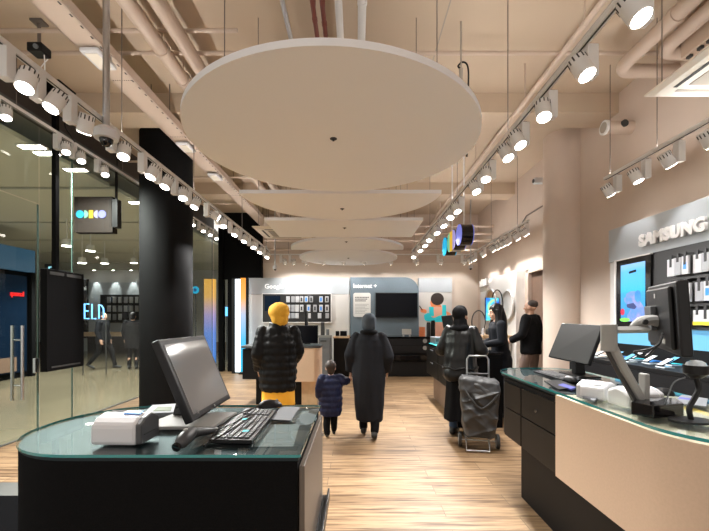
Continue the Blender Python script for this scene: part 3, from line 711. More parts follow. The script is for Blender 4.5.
# ------------------------------------------------------------------ hanging logo sign
t = thing('hanging_sign', 'row of five lit coloured shapes with black rims hanging on white rods', 'sign', (1.80, 6.86, 2.71))
D, zc, x0, x1 = .345, 2.887, 1.69, 1.90
ys = [6.35, 6.66, 6.86, 7.06, 7.37]; R = D/2
def shape2d(i, y):
    if i in (0, 4): return [(y + R*math.cos(2*PI*k/32), zc + R*math.sin(2*PI*k/32)) for k in range(32)]
    if i == 1: return [(y + R/2 - R*math.sin(PI*k/16), zc + R*math.cos(PI*k/16)) for k in range(17)]
    if i == 3: return [(y - R/2 + R*math.sin(PI*k/16), zc - R*math.cos(PI*k/16)) for k in range(17)]
    return [(y - R*.55, zc - R), (y + R*.55, zc - R), (y + R*.55, zc + R), (y - R*.55, zc + R)]
for i, (y, mm) in enumerate(zip(ys, ('lavender', 'litwhite', 'lityellow', 'litgreen', 'litcyan'))):
    pts = shape2d(i, y)
    bm = nb(); extr(bm, [(x0 + .012, a, b) for a, b in pts], (x1 - x0 - .024, 0, 0)); bd = obj('rim', bm, M['blackgloss'], t, smooth=True)
    for xx in (x0, x1 - .012):
        bm = nb(); extr(bm, [(xx, a, b) for a, b in pts], (.012, 0, 0)); obj('lit_face', bm, M[mm], bd)
bm = nb(); box(bm, 1.77, 1.83, 6.3, 7.42, zc + R*.2, zc + R*.2 + .05); obj('bar', bm, M['blackplastic'], t)
for y in (6.42, 7.2):
    bm = nb(); cyl(bm, (1.80, y, zc + R*.5), (1.80, y, ZC), .014, n=10); obj('rod', bm, M['trackwhite'], t, smooth=True)
# ================================================================== TRACK LIGHTING
def track(label, p0, p1, drops):
    p0, p1 = Vector(p0), Vector(p1); t = thing('light_track', label, 'light track', p0)
    bm = nb(); w = .018
    if abs(p1.y - p0.y) > abs(p1.x - p0.x): box(bm, p0.x - w, p0.x + w, p0.y, p1.y, p0.z, p0.z + .035)
    else: box(bm, p0.x, p1.x, p0.y - w, p0.y + w, p0.z, p0.z + .035)
    r = obj('rail', bm, M['trackwhite'], t)
    bm = nb()
    if abs(p1.y - p0.y) > abs(p1.x - p0.x): box(bm, p0.x - .006, p0.x + .006, p0.y + .02, p1.y - .02, p0.z - .0015, p0.z + .001)
    else: box(bm, p0.x + .02, p1.x - .02, p0.y - .006, p0.y + .006, p0.z - .0015, p0.z + .001)
    obj('slot', bm, M['slot'], r)
    if label.startswith('long'):
        bm = nb(); box(bm, p0.x - .010, p0.x + .010, p0.y + .02, p1.y - .02, p0.z + .035, p0.z + .041); obj('added_uplight', bm, M['upfill'], r)  # invented glowing strip, added to go with the ceiling fill lights
    for q in drops:
        x, y = (p0.x, q) if abs(p1.y - p0.y) > abs(p1.x - p0.x) else (q, p0.y)
        bm = nb(); cyl(bm, (x, y, p0.z + .035), (x, y, ZC), .0045, n=6); obj('suspension_wire', bm, M['wire'], t)
PROTO = {}
def fixture(pos, side, aim, label, group, energy, cone=75, lit=True, scale=1.0):
    """driver box under the track with a round lamp head pivoting beside it"""
    key = (side, tuple(aim), lit, energy, cone)
    pos = Vector(pos)
    if key in PROTO: return dup(PROTO[key], pos, None, label, group)
    t = thing('track_spotlight', label, 'spotlight', pos, group, local=True)
    PROTO[key] = t
    sx, sy = side                      # box offset direction along the track, head sits on the other end
    bm = nb(); box(bm, -.034, .034, -.034, .034, -.20, -.004, .004); ob = obj('driver_box', bm, M['trackwhite'], t)
    bm = nb(); box(bm, -.016, .016, -.02, .02, -.006, .004); obj('track_adapter', bm, M['slot'], t)
    a = Vector(aim).normalized(); c = Vector((sx*.100, sy*.100, -.160))
    back, front = c - a*.06, c + a*.075
    bm = nb(); cyl(bm, back, front, .053, .055, n=24); cyl(bm, front, front + a*.004, .055, .050, n=24); hd = obj('lamp_head', bm, M['trackwhite'], t, smooth=True)
    bm = nb(); u, v = frame_axes(a)
    for k in range(12):
        w = (u*math.cos(k*PI/6) + v*math.sin(k*PI/6)); q = back + w*.0515
        cyl(bm, q, q + a*.035, .005, n=6)
    obj('cooling_slots', bm, M['slot'], hd)
    bm = nb(); cyl(bm, (sx*.03, sy*.03, -.165), c, .012, n=8); obj('pivot', bm, M['trackwhite'], t)
    bm = nb(); cyl(bm, front + a*.003, front + a*.008, .046, n=24); obj('lens', bm, M['lens'] if lit else M['lensoff'], hd)
    if lit and energy: spot('lamp_light', t, front + a*.03, a, energy, cone)
    return t
E = SPOTS
TZ = 3.2
# left aisle track -------------------------------------------------
track('long white light track above the left aisle', (-2.19, .6, TZ), (-2.19, 9.7, TZ), (1.5, 3.6, 5.2, 7.4, 9.4))
lefty = [2.05, 2.48, 2.72, 3.02, 3.52, 4.02, 4.32, 4.72, 5.10, 5.72, 6.15, 6.78, 7.35, 7.95, 8.55, 9.25]
for i, y in enumerate(lefty):
    aim = (-.22, -.42, -1) if i % 3 != 1 else (.10, -.40, -1)
    if i == 3: aim = (-.45, .35, -1)
    if i == 9: aim = (.9, .35, -.5)
    fixture((-2.19, y - .07, TZ), (.75, .66), aim, 'white spotlight on the left aisle track, %s from the camera' % ORD[i], 'spotlights on the left aisle track', (95 if y > 4.2 else 68 if y > 3.3 else 36)*E if i != 9 else 0, 110)
# right aisle track --------------------------------------------------
track('long white light track above the right aisle', (1.42, .4, TZ), (1.42, 9.7, TZ), (1.6, 3.6, 5.4, 7.4, 9.4))
righty = [1.98, 2.42, 2.90, 3.36, 3.62, 4.15, 4.55, 5.38, 5.68, 6.20, 6.72, 7.30, 7.85, 8.42, 9.25]
for i, y in enumerate(righty):
    aim = (.26, -.42, -1) if i % 3 != 2 else (-.10, -.40, -1)
    fixture((1.46, y - .02, TZ), (-.85, -.5), aim, 'white spotlight on the right aisle track, %s from the camera' % ORD[i], 'spotlights on the right aisle track', (95 if y > 4 else 66 if y > 3 else 44)*E, 110)
# facade track -----------------------------------------------------------
track('white light track along the top of the shop glass', (-3.88, 2.0, 3.90), (-3.88, 10.8, 3.90), (2.6, 4.4, 6.4, 8.4, 10.4))
for i, y in enumerate((4.14, 5.00, 5.28, 5.78, 8.9, 9.5, 9.95, 10.4)):
    fixture((-3.88, y, 3.90), (.9, .3), (.25, -.30, -1), 'white spotlight on the glass front track, %s from the camera' % ORD[i], 'spotlights along the glass front', 24*E, 95)
# right wall, near ---------------------------------------------------------
track('short white light track above the right wall display', (3.05, 1.5, TZ), (3.05, 4.72, TZ), (1.9, 3.9, 4.62))
for i, y in enumerate((2.2, 2.75, 3.25, 3.68, 4.10, 4.55)):
    fixture((3.09, y, TZ), (-1, .25), (.75, .10, -1) if i not in (4,) else (.35, -.25, -1), 'white spotlight above the right wall phone display, %s from the camera' % ORD[i], 'spotlights over the right wall display', 6.5*E, 66)
# right wall, far ----------------------------------------------------------
track('white light track on the far right wall behind the pillar', (3.02, 6.75, TZ), (3.02, 10.6, TZ), (7.2, 8.6, 10.2))
for i, y in enumerate((6.85, 7.20, 7.62, 7.88, 8.14, 8.45, 9.10, 9.80, 10.15)):
    fixture((3.04, y, TZ), (-.8, -.6), (.75, 0, -1), 'white spotlight on the far right wall track, %s from the pillar' % ORD[i], 'spotlights on the far right wall', 20*E, 66)
# back wall -----------------------------------------------------------------
track('white light track across the room before the back wall', (-2.3, 10.25, TZ), (3.0, 10.25, TZ), (-1.8, 0, 2.4))
for i, px in enumerate((281, 290, 303, 320, 340, 361, 388, 414, 438, 462)):
    x = (px - CX)/F*10.25
    fixture((x, 10.25, TZ), (.9, .3), (0, .92, -1), 'white spotlight on the back wall track, %s from the left' % ORD[i], 'spotlights before the back wall', 19*E, 84)
# ================================================================== COUNTERS
CT = 1.036
# ---- left counter
t = thing('service_counter', 'black service counter with rounded left end and teal-edged glass top in the left foreground', 'counter', (-.78, 1.7, 0))
LO = rrect(-1.36, -.19, 1.315, 2.075, (.36, .012, .012, .36), 14)
IN = lambda d, x0=-1.36, x1=-.19, y0=1.315, y1=2.075, r=.36: rrect(x0 + d, x1 - d, y0 + d, y1 - d, (r - d, .006, .006, r - d), 14)
bm = nb(); prism(bm, IN(.006, x1=-.195), .06, 1.012); obj('body', bm, M['blackmatt'], t, smooth=True)
bm = nb(); prism(bm, IN(.05), 0, .06); obj('plinth', bm, M['counterdark'], t, smooth=True)
bm = nb(); prism(bm, IN(.008), 1.012, 1.024); obj('worktop', bm, M['worktop'], t, smooth=True)
bm = nb(); prism(bm, LO, 1.026, CT, side=1); gt = obj('glass_top', bm, (M['glasstop'], M['glassedge']), t)
for z0, z1 in ((.56, .99), (.10, .55)):
    bm = nb(); box(bm, -.198, -.178, 1.335, 2.05, z0, z1, .003); dw = obj('drawer', bm, M['drawerlight'], t)
    bm = nb(); zz = z1 - (.10 if z0 > .5 else .03)
    if z0 > .5: cyl(bm, (-.178, 1.97, zz + .02), (-.165, 1.97, zz + .02), .010, n=12); obj('lock', bm, M['chrome'], dw, smooth=True)
bm = nb(); box(bm, -.178, -.140, 1.335, 2.05, .545, .565, .002); box(bm, -.150, -.140, 1.335, 2.05, .545, .60, .002); obj('handle', bm, M['blackplastic'], t)
# cards lying under the glass
for i, (cs, lab) in enumerate((
        ([(262, 425), (300, 424), (293, 447), (254, 447)], 'pale grey card under the left counter glass, nearest the camera'),
        ([(276, 413), (309, 411), (305, 422), (268, 423)], 'pale grey card under the left counter glass, farthest from the camera'))):
    bm = nb(); extr(bm, [onz(px, py, 1.0245) for px, py in cs], (0, 0, .0012)); o = obj('info_card', bm, M['greypaper']); tag(o, lab, 'card')
bm = nb(); c = onz(306, 419, 1.0258); prism(bm, [(c.x + .05*math.cos(2*PI*k/32), c.y + .11*math.sin(2*PI*k/32)) for k in range(32)], 1.0246, 1.0258); tag(obj('info_card', bm, M['midgrey']), 'round grey card at the right edge under the counter glass', 'card')

# ---- printer builder (rounded white body, dark front)
def label_printer(label, loc, rz, w=.205, d=.17, h=.085, front='darkgrey'):
    t = thing('label_printer', label, 'printer', loc, local=True); t.rotation_euler = (0, 0, rz)
    prof = [(-d/2, .001), (d/2, .001), (d/2, h*.92), (d*.1, h*1.22), (-d*.25, h*1.10), (-d/2, h*.86)]
    bm = nb(); extr(bm, [(-w/2, y, z) for y, z in prof], (w, 0, 0))
    b = obj('housing', bm, M['whiteplastic'], t, bevel=.014)
    bm = nb(); extr(bm, [(w/2 - .004, y*.96, .004 + z*.95) for y, z in prof], (.022, 0, 0)); f = obj('front_panel', bm, M[front], t, bevel=.006)
    bm = nb(); box(bm, w/2 + .014, w/2 + .021, -d*.34, d*.3, h*.42, h*.45); obj('paper_slot', bm, M['slot'], f)
    bm = nb(); extr(bm, [(w*.05, -d*.1, h*1.155), (w*.42, -d*.1, h*1.155), (w*.42, d*.06, h*1.21), (w*.05, d*.06, h*1.21)], (0, -.001, .005)); obj('blue_label', bm, M['bluep'] if front == 'darkgrey' else M['darkgrey'], t)
    bm = nb(); extr(bm, [(-w*.35, d*.16, h*1.19), (w*.35, d*.16, h*1.19), (w*.35, d*.4, h*1.0), (-w*.35, d*.4, h*1.0)], (0, .001, .004)); obj('lid', bm, M['packwhite'], t)
    return t
label_printer('white label printer with dark grey end on the left counter', (-.882, 1.462, CT + .001), -.03, w=.172, d=.13, h=.09)
# signature pad behind
t = thing('payment_terminal', 'small grey payment pad with green display behind the white printer on the left counter', 'payment terminal', (-.94, 1.9, CT))
bm = nb(); extr(bm, [onz(px, py, CT + .001) for px, py in ((143, 418), (181, 416.5), (179, 407.5), (152, 409))], (0, 0, .022)); b_ = obj('body', bm, M['midgrey'], t, bevel=.004)
bm = nb(); extr(bm, [onz(px, py, CT + .0235) for px, py in ((153, 411.2), (171, 410.8), (172, 406.8), (158, 407))], (0, 0, .0015)); obj('display', bm, M['lcd'], b_)

# ---- monitors
def monitor(label, c4, t_, cat='monitor', screen='darkscreen', frame='blackplastic', bez=.016, base=None):
    TL, TR, BR, BL = c4; ctr = (TL + TR + BR + BL)/4
    t = thing('monitor', label, cat, (ctr.x, ctr.y, CT))
    bm = nb(); n = quad_slab(bm, TL, TR, BR, BL, t_); h = obj('housing', bm, M[frame], t, bevel=.006)
    s = inset(c4, bez); bm = nb(); extr(bm, [p - n*.0025 for p in s], n*.004); obj('screen', bm, M[screen], t)
    return t, n, ctr, h
c4 = (Vector((-.815, 1.585, 1.415)), Vector((-.815, 2.07, 1.415)), Vector((-.672, 2.07, 1.075)), Vector((-.672, 1.585, 1.075)))
t, n, ctr, h = monitor('black touch screen till monitor tilted back on the left counter', c4, .035, screen='possc', bez=.026)
v = (c4[3] - c4[0]).normalized(); u = Vector((0, 1, 0))
bm = text_bm('hp', .020, .001, u, -v, c4[3] - v*.022 + u*.06 - n*.003, 0); obj('maker_mark', bm, M['silver'], h)
bm = nb(); p = c4[3] - v*.013 + u*.25 - n*.003; cyl(bm, p, p - n*.002, .006); obj('power_light', bm, M['silver'], h)
bm = nb(); q = ctr + n*.03
extr(bm, [(q.x + .01, q.y - .06, q.z + .03), (q.x - .03, q.y - .06, q.z - .02), (q.x - .075, q.y - .06, CT + .02), (q.x + .03, q.y - .06, CT + .02), (q.x + .06, q.y - .06, q.z - .08)], (0, .12, 0)); obj('stand', bm, M['blackgloss'], t, bevel=.008)
bm = nb(); prism(bm, [(-.90, 1.60), (-.60, 1.60), (-.57, 1.85), (-.86, 1.86)], CT + .001, CT + .018); obj('foot', bm, M['silver'], t, bevel=.005)
# ---- scanner gun lying down
t = thing('barcode_scanner', 'dark grey handheld barcode scanner lying before the tilted monitor on the left counter', 'scanner', (-.6, 1.42, CT))
a, b = onz(187, 438, CT + .034), onz(216, 430, CT + .022)
bm = nb(); tube(bm, smooth_path([a + Vector((-.01, -.045, -.012)), a + Vector((0, -.01, .005)), a + Vector((.0, .05, .012))], 4), [.017, .022, .024, .025, .025, .024, .023, .021, .018], 14)
hd = obj('head', bm, M['darkgrey'], t, smooth=True, angle=50)
bm = nb(); tube(bm, smooth_path([a + Vector((.0, .045, .006)), a*.6 + b*.4 + Vector((0, .02, .006)), b], 4), [.020, .020, .019, .018, .017, .016, .015, .014, .013], 12); obj('grip', bm, M['darkgrey'], t, smooth=True, angle=50)
bm = nb(); c = a + Vector((-.012, -.052, -.014)); cyl(bm, c, c + Vector((-.002, -.008, -.002)), .017, .015); obj('window', bm, M['blackgloss'], hd, smooth=True)
bm = nb(); sph(bm, a + Vector((-.005, .0, .030)), (.008, .012, .005)); obj('light', bm, M['silver'], hd, smooth=True)
bm = nb(); cpts = [b, onz(232, 424, CT + .02), onz(244, 417, CT + .04), onz(254, 415, CT + .038), onz(243, 422, CT + .036), onz(226, 433, CT + .03), onz(208, 443, CT + .008), onz(204, 446, CT + .008), onz(209, 440, CT + .012), onz(221, 426, CT + .03), onz(236, 415, CT + .03), onz(255, 407.5, CT + .02), onz(262, 404, CT + .008)]
tube(bm, smooth_path(cpts, 6), .0032, 6); obj('cable', bm, M['blackplastic'], t, smooth=True)
# ---- keyboards
def keyboard(label, FL, FR, BR, BL, z, keys='darkgrey', rows=6, cols=18):
    FL, FR, BR, BL = [Vector((p[0], p[1], z)) for p in (FL, FR, BR, BL)]
    t = thing('keyboard', label, 'keyboard', (FL + BR)/2)
    bm = nb(); extr(bm, [FL, FR, BR, BL], (0, 0, .014)); nf = len(bm.faces)
    def P(a, b): return (FL*(1 - a) + FR*a)*(1 - b) + (BL*(1 - a) + BR*a)*b
    for r in range(rows):
        for c in range(cols):
            if c in (13,) : continue
            if r == 0 and 4 <= c <= 8:
                if c > 4: continue
                a0, a1 = .04 + .92*c/cols, .04 + .92*(9)/cols - .008
            else: a0, a1 = .04 + .92*c/cols, .04 + .92*(c + 1)/cols - .010
            b0, b1 = .10 + .8*r/rows, .10 + .8*(r + 1)/rows - .03
            extr(bm, [p + Vector((0, 0, .0135)) for p in (P(a0, b0), P(a1, b0), P(a1, b1), P(a0, b1))], (0, 0, .006))
    bm.faces.ensure_lookup_table()
    for f in bm.faces[nf:]: f.material_index = 1
    obj('body', bm, (M['blackplastic'], M[keys]), t, bevel=.0015)
    return t, P
# long side runs along depth: user sits on the right
t, P = keyboard('black keyboard with a cable across it on the left counter', (-.385, 1.425), (-.392, 1.905), (-.555, 1.945), (-.552, 1.435), CT + .001)
bm = nb()
for a, b in ((.2, .3), (.55, .62)):
    p = P(a, b); box(bm, p.x - .012, p.x + .012, p.y - .012, p.y + .012, CT + .0205, CT + .0215)
obj('coloured_key', bm, M['cyan'], t)
def mouse(label, c, rz, s=1.0):
    t = thing('computer_mouse', label, 'mouse', c, local=True); t.rotation_euler = (0, 0, rz)
    bm = nb(); R = []
    for k, (y, w, h) in enumerate(((-.058, .012, .010), (-.05, .024, .024), (-.03, .031, .036), (0, .032, .038), (.03, .029, .031), (.05, .024, .020), (.06, .013, .010))):
        R.append([Vector((w*s*math.cos(PI*j/10), y*s, .003 + h*s*math.sin(PI*j/10))) for j in range(11)] )
    loft(bm, R); obj('shell', bm, M['blackplastic'], t, smooth=True, angle=60)
    bm = nb(); cyl(bm, (-.003, .035*s, .030*s), (.003, .035*s, .030*s), .008*s, n=12); obj('wheel', bm, M['midgrey'], t)
    return t
bm = nb(); extr(bm, [onz(px, py, CT + .0012) for px, py in ((271, 420), (291, 421), (300, 407.5), (281, 407))], (0, 0, .003)); tag(obj('mouse_pad', bm, M['midgrey']), 'grey mouse pad at the back of the left counter', 'mouse pad')
mouse('black computer mouse at the back edge of the left counter', onz(270, 407.5, CT + .0015), -1.1, 1.05)
bm = nb(); extr(bm, [onz(px, py, CT + .0012) for px, py in ((262, 415), (271, 415.5), (277, 411), (268, 410))], (0, 0, .002)); tag(obj('sticky_note', bm, M['lavender']), 'small coloured note beside the mouse pad on the left counter', 'note')

# ---- right counter
t = thing('service_counter', 'long curved counter with beige front and black drawers in the right foreground', 'counter', (1.65, 2.4, 0))
XA, XB, YN, YS, YF = 1.285, 2.02, 1.345, 2.48, 3.68
bm = nb(); prism(bm, rrect(XA, XB, YN, YS, (.36, .2, 0, 0), 16), .49, 1.012, cap=1); obj('beige_front', bm, (M['beige'], M['cream']), t, smooth=True)
bm = nb(); prism(bm, rrect(XA + .03, XB, YS, YF - .01, (0, 0, .25, .30), 12), .49, .985); obj('drawer_carcass', bm, M['counterdark'], t, smooth=True)
bm = nb(); prism(bm, rrect(XA + .012, XB, YS, YF - .005, (0, 0, .25, .30), 12), 1.0, 1.018); obj('worktop', bm, M['worktop'], t, smooth=True)
bm = nb(); prism(bm, rrect(XA + .11, XB - .08, YN + .12, 3.25, (.3, .1, 0.0, 0.0), 12), 0, .49); obj('base', bm, M['counterdark'], t, smooth=True)
for nm, y0, y1, z0, z1 in (('drawer', 2.50, 3.02, .745, .955), ('drawer', 3.035, 3.36, .745, .955), ('drawer', 2.50, 3.02, .495, .735), ('drawer', 3.035, 3.36, .495, .735)):
    bm = nb(); box(bm, XA + .012, XA + .03, y0, y1, z0, z1, .002); dw = obj(nm, bm, M['drawer'], t)
    if nm == 'drawer' and y0 == 2.5 and z0 > .6:
        bm = nb(); cyl(bm, (XA + .012, 2.76, .84), (XA + .002, 2.76, .84), .014, n=14); obj('lock', bm, M['chrome'], dw, smooth=True)
bm = nb(); prism(bm, rrect(XA - .004, XB + .005, YN - .005, YF, (.37, .2, .27, .32), 16), 1.022, CT, side=1); obj('glass_top', bm, (M['glasstop'], M['glassedge']), t)
# items
c4 = (Vector((1.80, 3.37, 1.465)), Vector((1.88, 2.93, 1.454)), Vector((1.766, 2.93, 1.150)), Vector((1.68, 3.37, 1.171)))
t, n, ctr, h = monitor('black flat monitor tilted back at the far end of the right counter', c4, .03, screen='greyscreen', bez=.006)
bm = nb(); q = ctr + n*.03
extr(bm, [(q.x - .02, q.y - .03, q.z - .05), (q.x + .03, q.y - .03, q.z - .05), (q.x + .06, q.y - .03, CT + .015), (q.x - .03, q.y - .03, CT + .015)], (0, .06, 0)); obj('stand', bm, M['blackplastic'], t, bevel=.006)
bm = nb(); prism(bm, [(q.x - .07, q.y - .15), (q.x + .11, q.y - .15), (q.x + .11, q.y + .15), (q.x - .07, q.y + .15)], CT + .001, CT + .014); obj('foot', bm, M['blackplastic'], t, bevel=.004)
keyboard('black keyboard in front of the tilted monitor on the right counter', (1.535, 3.33), (1.535, 2.86), (1.70, 2.86), (1.70, 3.33), CT + .001)
mouse('black computer mouse beside the far keyboard on the right counter', onz(570, 381.0, CT + .006), .2)
bm = nb(); extr(bm, [onz(px, py, CT + .0012) for px, py in ((544, 381), (559, 390), (577, 387), (560, 380))], (0, 0, .0035)); o = obj('mouse_pad', bm, M['counterdark']); tag(o, 'dark mouse pad with a coloured strip before the far keyboard', 'mouse pad')
bm = nb(); extr(bm, [onz(px, py, CT + .005) for px, py in ((558, 385), (571, 389), (576, 387.3), (563, 383.5))], (0, 0, .0006)); obj('coloured_strip', bm, M['lavender'], o)
label_printer('white label printer on the right counter, left one of two touching', (1.415, 2.25, CT + .001), PI - .9, w=.13, d=.20, h=.085, front='packwhite')
label_printer('white label printer on the right counter beside the monitor arm', (1.485, 2.06, CT + .001), PI/2 - 1.45, w=.19, d=.15, h=.085, front='packwhite')
t = thing('card_reader', 'flat dark grey card reader before the white printers on the right counter', 'card reader', onz(587, 399, CT))
bm = nb(); extr(bm, [onz(px, py, CT + .001) for px, py in ((576, 396.5), (594, 403.5), (600, 400), (584, 394.5))], (0, 0, .018)); b_ = obj('body', bm, M['midgrey'], t, bevel=.004)
bm = nb(); extr(bm, [onz(px, py, CT + .0195) for px, py in ((580, 395.6), (589, 399), (594, 396.6), (585, 393.8))], (0, 0, .001)); obj('keypad', bm, M['darkgrey'], b_)
# monitor arm with back-turned monitor
t = thing('desk_mount', 'silver jointed monitor arm on a black block on the right counter', 'monitor arm', (1.45, 1.83, CT))
bm = nb(); extr(bm, [onz(px, py, CT + .001) for px, py in ((631, 414.5), (653, 419), (684, 416.5), (676, 410), (640, 408))], (0, 0, .062)); obj('base_block', bm, M['blackgloss'], t, bevel=.005)
jt = W(608.5, 338, 1.93); bs = W(641, 399, 1.93)
bm = nb(); tube(bm, [W(611, 344, 1.93), W(622, 366, 1.93), bs], [.024, .024, .022], 8); la = obj('lower_arm', bm, M['silver'], t)
bm = nb(); d_ = (bs - jt).normalized(); tube(bm, [W(607.5, 351, 1.935), W(619.5, 374, 1.935), W(636, 403, 1.93)], .012, 8); obj('cable_cover', bm, M['slot'], la)
bm = nb(); cyl(bm, W(609, 351, 1.93), W(609, 324.5, 1.93), .037, .036, n=24); obj('elbow_joint', bm, M['silver'], t, smooth=True)
bm = nb(); a = W(609, 330, 1.93); b = W(648, 329.5, 1.97); tube(bm, [a + Vector((.03, 0, 0)), b], .018, 4); ua = obj('upper_arm', bm, M['silver'], t)
e0 = W(652, 321, 1.98)
bm = nb(); tube(bm, smooth_path([W(631, 327, 1.98), W(641, 322, 1.98), W(651, 320, 1.98), W(659, 322, 1.99)], 4), [.010, .015, .020, .024, .027, .028, .028, .028, .028, .028, .028, .028, .028], 10); tip = obj('tilt_head', bm, M['silver'], t, smooth=True)
bm = nb(); p = W(645, 322, 1.945); cyl(bm, p, p + Vector((0, -.006, 0)), .014); obj('pivot_bolt', bm, M['slot'], tip, smooth=True)
bm = nb(); p = W(639, 395, 1.95); box(bm, p.x + .01, p.x + .035, 1.92, 1.97, CT + .06, CT + .19, .006); obj('upright', bm, M['silver'], t)
F0, F1 = W(647.5, 287, 2.22), W(676, 280.5, 1.72)
B0, B1 = W(650, 345, 2.22), W(681.5, 357.5, 1.72)
c4 = (F1, F0, B0, B1)     # the face is on the far side, we look at its back
t = thing('monitor', 'black monitor seen from behind on the silver jointed arm', 'monitor', ((F0 + F1)/2).to_tuple())
bm = nb(); n = (F1 - F0).cross(B0 - F0).normalized()
if n.x > 0: n = -n
extr(bm, [F0, F1, B1, B0], -n*.045); h = obj('housing', bm, M['blackplastic'], t, bevel=.008)
def lerp4(a, b): return (F0*(1 - a) + F1*a)*(1 - b) + (B0*(1 - a) + B1*a)*b
bm = nb(); extr(bm, [lerp4(.08, .06), lerp4(.9, .06), lerp4(.9, .93), lerp4(.08, .93)], n*.018); bk = obj('back_cover', bm, M['blackplastic'], t, bevel=.012)
bm = nb(); extr(bm, [lerp4(.22, .33) + n*.018, lerp4(.48, .33) + n*.018, lerp4(.48, .70) + n*.018, lerp4(.22, .70) + n*.018], n*.025); obj('mount_plate', bm, M['darkgrey'], bk, bevel=.004)
bm = nb(); extr(bm, [lerp4(.42, .14) + n*.018, lerp4(.46, .14) + n*.018, lerp4(.46, .21) + n*.018, lerp4(.42, .21) + n*.018], n*.0015); obj('maker_badge', bm, M['silver'], bk)
bm = nb(); extr(bm, [lerp4(.62, .80) + n*.018, lerp4(.72, .80) + n*.018, lerp4(.72, .87) + n*.018, lerp4(.62, .87) + n*.018], n*.001); obj('sticker', bm, M['silver'], bk)
s = [lerp4(.03, .03), lerp4(.97, .03), lerp4(.97, .97), lerp4(.03, .97)]
bm = nb(); extr(bm, [p - n*.0445 for p in s], -n*.002); obj('screen', bm, M['darkscreen'], t)
bm = nb(); tube(bm, smooth_path([W(663, 333, 1.9), W(658, 345, 1.88), W(645, 350, 1.9), W(634, 352, 1.92), W(645, 357, 1.9), W(656, 346, 1.88)], 5), .006, 6); obj('cable', bm, M['blackplastic'], t, smooth=True)
# desk scanner on a gooseneck
c = onz(690, 421.5, CT + .001)
t = thing('barcode_scanner', 'black cup-shaped scanner on a bent stand at the right edge of the counter', 'scanner', c)
bm = nb(); prism(bm, [(c.x + .088*math.cos(2*PI*k/32), c.y + .065*math.sin(2*PI*k/32)) for k in range(32)], CT + .001, CT + .011); obj('foot', bm, M['blackplastic'], t, smooth=True)
n0 = W(691, 418, c.y); n0.z = CT + .01; hd = W(696, 378, c.y)
bm = nb(); tube(bm, smooth_path([n0, n0 + Vector((-.008, 0, .05)), n0 + Vector((.015, 0, .095)), hd + Vector((.012, 0, -.05)), hd], 5), .0115, 10); obj('gooseneck', bm, M['blackplastic'], t, smooth=True)
bm = nb(); cyl(bm, hd, hd + Vector((0, 0, .02)), .022, .046, n=24); cyl(bm, hd + Vector((0, 0, .02)), hd + Vector((0, 0, .058)), .046, .049, n=24); cup = obj('scanner_cup', bm, M['blackplastic'], t, smooth=True)
bm = nb(); sph(bm, hd + Vector((0, 0, .058)), (.040, .040, .024), 12, 6); obj('clear_cover', bm, M['clearplastic'], cup)
bm = nb(); tube(bm, smooth_path([hd + Vector((-.03, .02, .0)), hd + Vector((-.06, .05, -.03)), hd + Vector((-.07, .08, -.12)), (hd.x - .06, hd.y + .13, CT + .006), (hd.x + .02, hd.y + .28, CT + .006)], 5), .0035, 6); obj('cable', bm, M['midgrey'], t, smooth=True)
mouse('black computer mouse between the monitor arm and the bent scanner stand', onz(661, 395, CT + .001), .9, 1.15)
bm = nb(); extr(bm, [onz(px, py, CT + .0012) for px, py in ((672, 403), (706, 407), (708, 399), (682, 395))], (0, 0, .003)); o = obj('mouse_pad', bm, M['midgrey']); tag(o, 'grey mouse pad with coloured strip behind the bent scanner stand', 'mouse pad')
bm = nb(); extr(bm, [onz(px, py, CT + .0045) for px, py in ((678, 398.6), (690, 400), (691, 398.4), (680, 397))], (0, 0, .0006)); obj('coloured_strip', bm, M['lavender'], o)

# ================================================================== RIGHT WALL DISPLAY
XW = 3.38
def rw(px, py, x=XW):
    """point on the plane X = x seen at photo pixel"""
    y = F*x/(px - CX); return Vector((x, y, EYE - (py - CY)/F*y))
t = thing('wall_display', 'grey and white phone display built on the right wall with large raised letters', 'display', (3.45, 3.6, 0))
Y0, Y1 = 1.6, 5.15
bm = nb(); box(bm, XW, XR, Y0, Y1, 2.25, 2.68, .003); hb = obj('header', bm, M['greypanel'], t)
bm = nb(); box(bm, XW + .02, XR, Y0, Y1, 0, 2.25); obj('back_board', bm, M['whitepanel'], t)
bm = nb(); box(bm, XW - .02, XW + .02, Y0, 4.38, 1.40, 2.25); obj('peg_board', bm, M['pegblack'], t)
bm = nb(); box(bm, XW - .002, XW + .02, Y0, 5.02, 1.19, 1.385); obj('lit_band', bm, M['bluebox'], t)
bm = nb(); box(bm, XW - .004, XW + .02, Y0, 4.98, 1.037, 1.19); obj('dark_band', bm, M['counterdark'], t)
s0, s1 = rw(723, 241), rw(706, 225)
bm = text_bm('SAMSUNG', .182, .014, (0, -1, 0), (0, 0, 1), (XW - .02, 4.56, 2.36), .010, space=1.06); obj('raised_letters', bm, M['whiteletter'], hb)
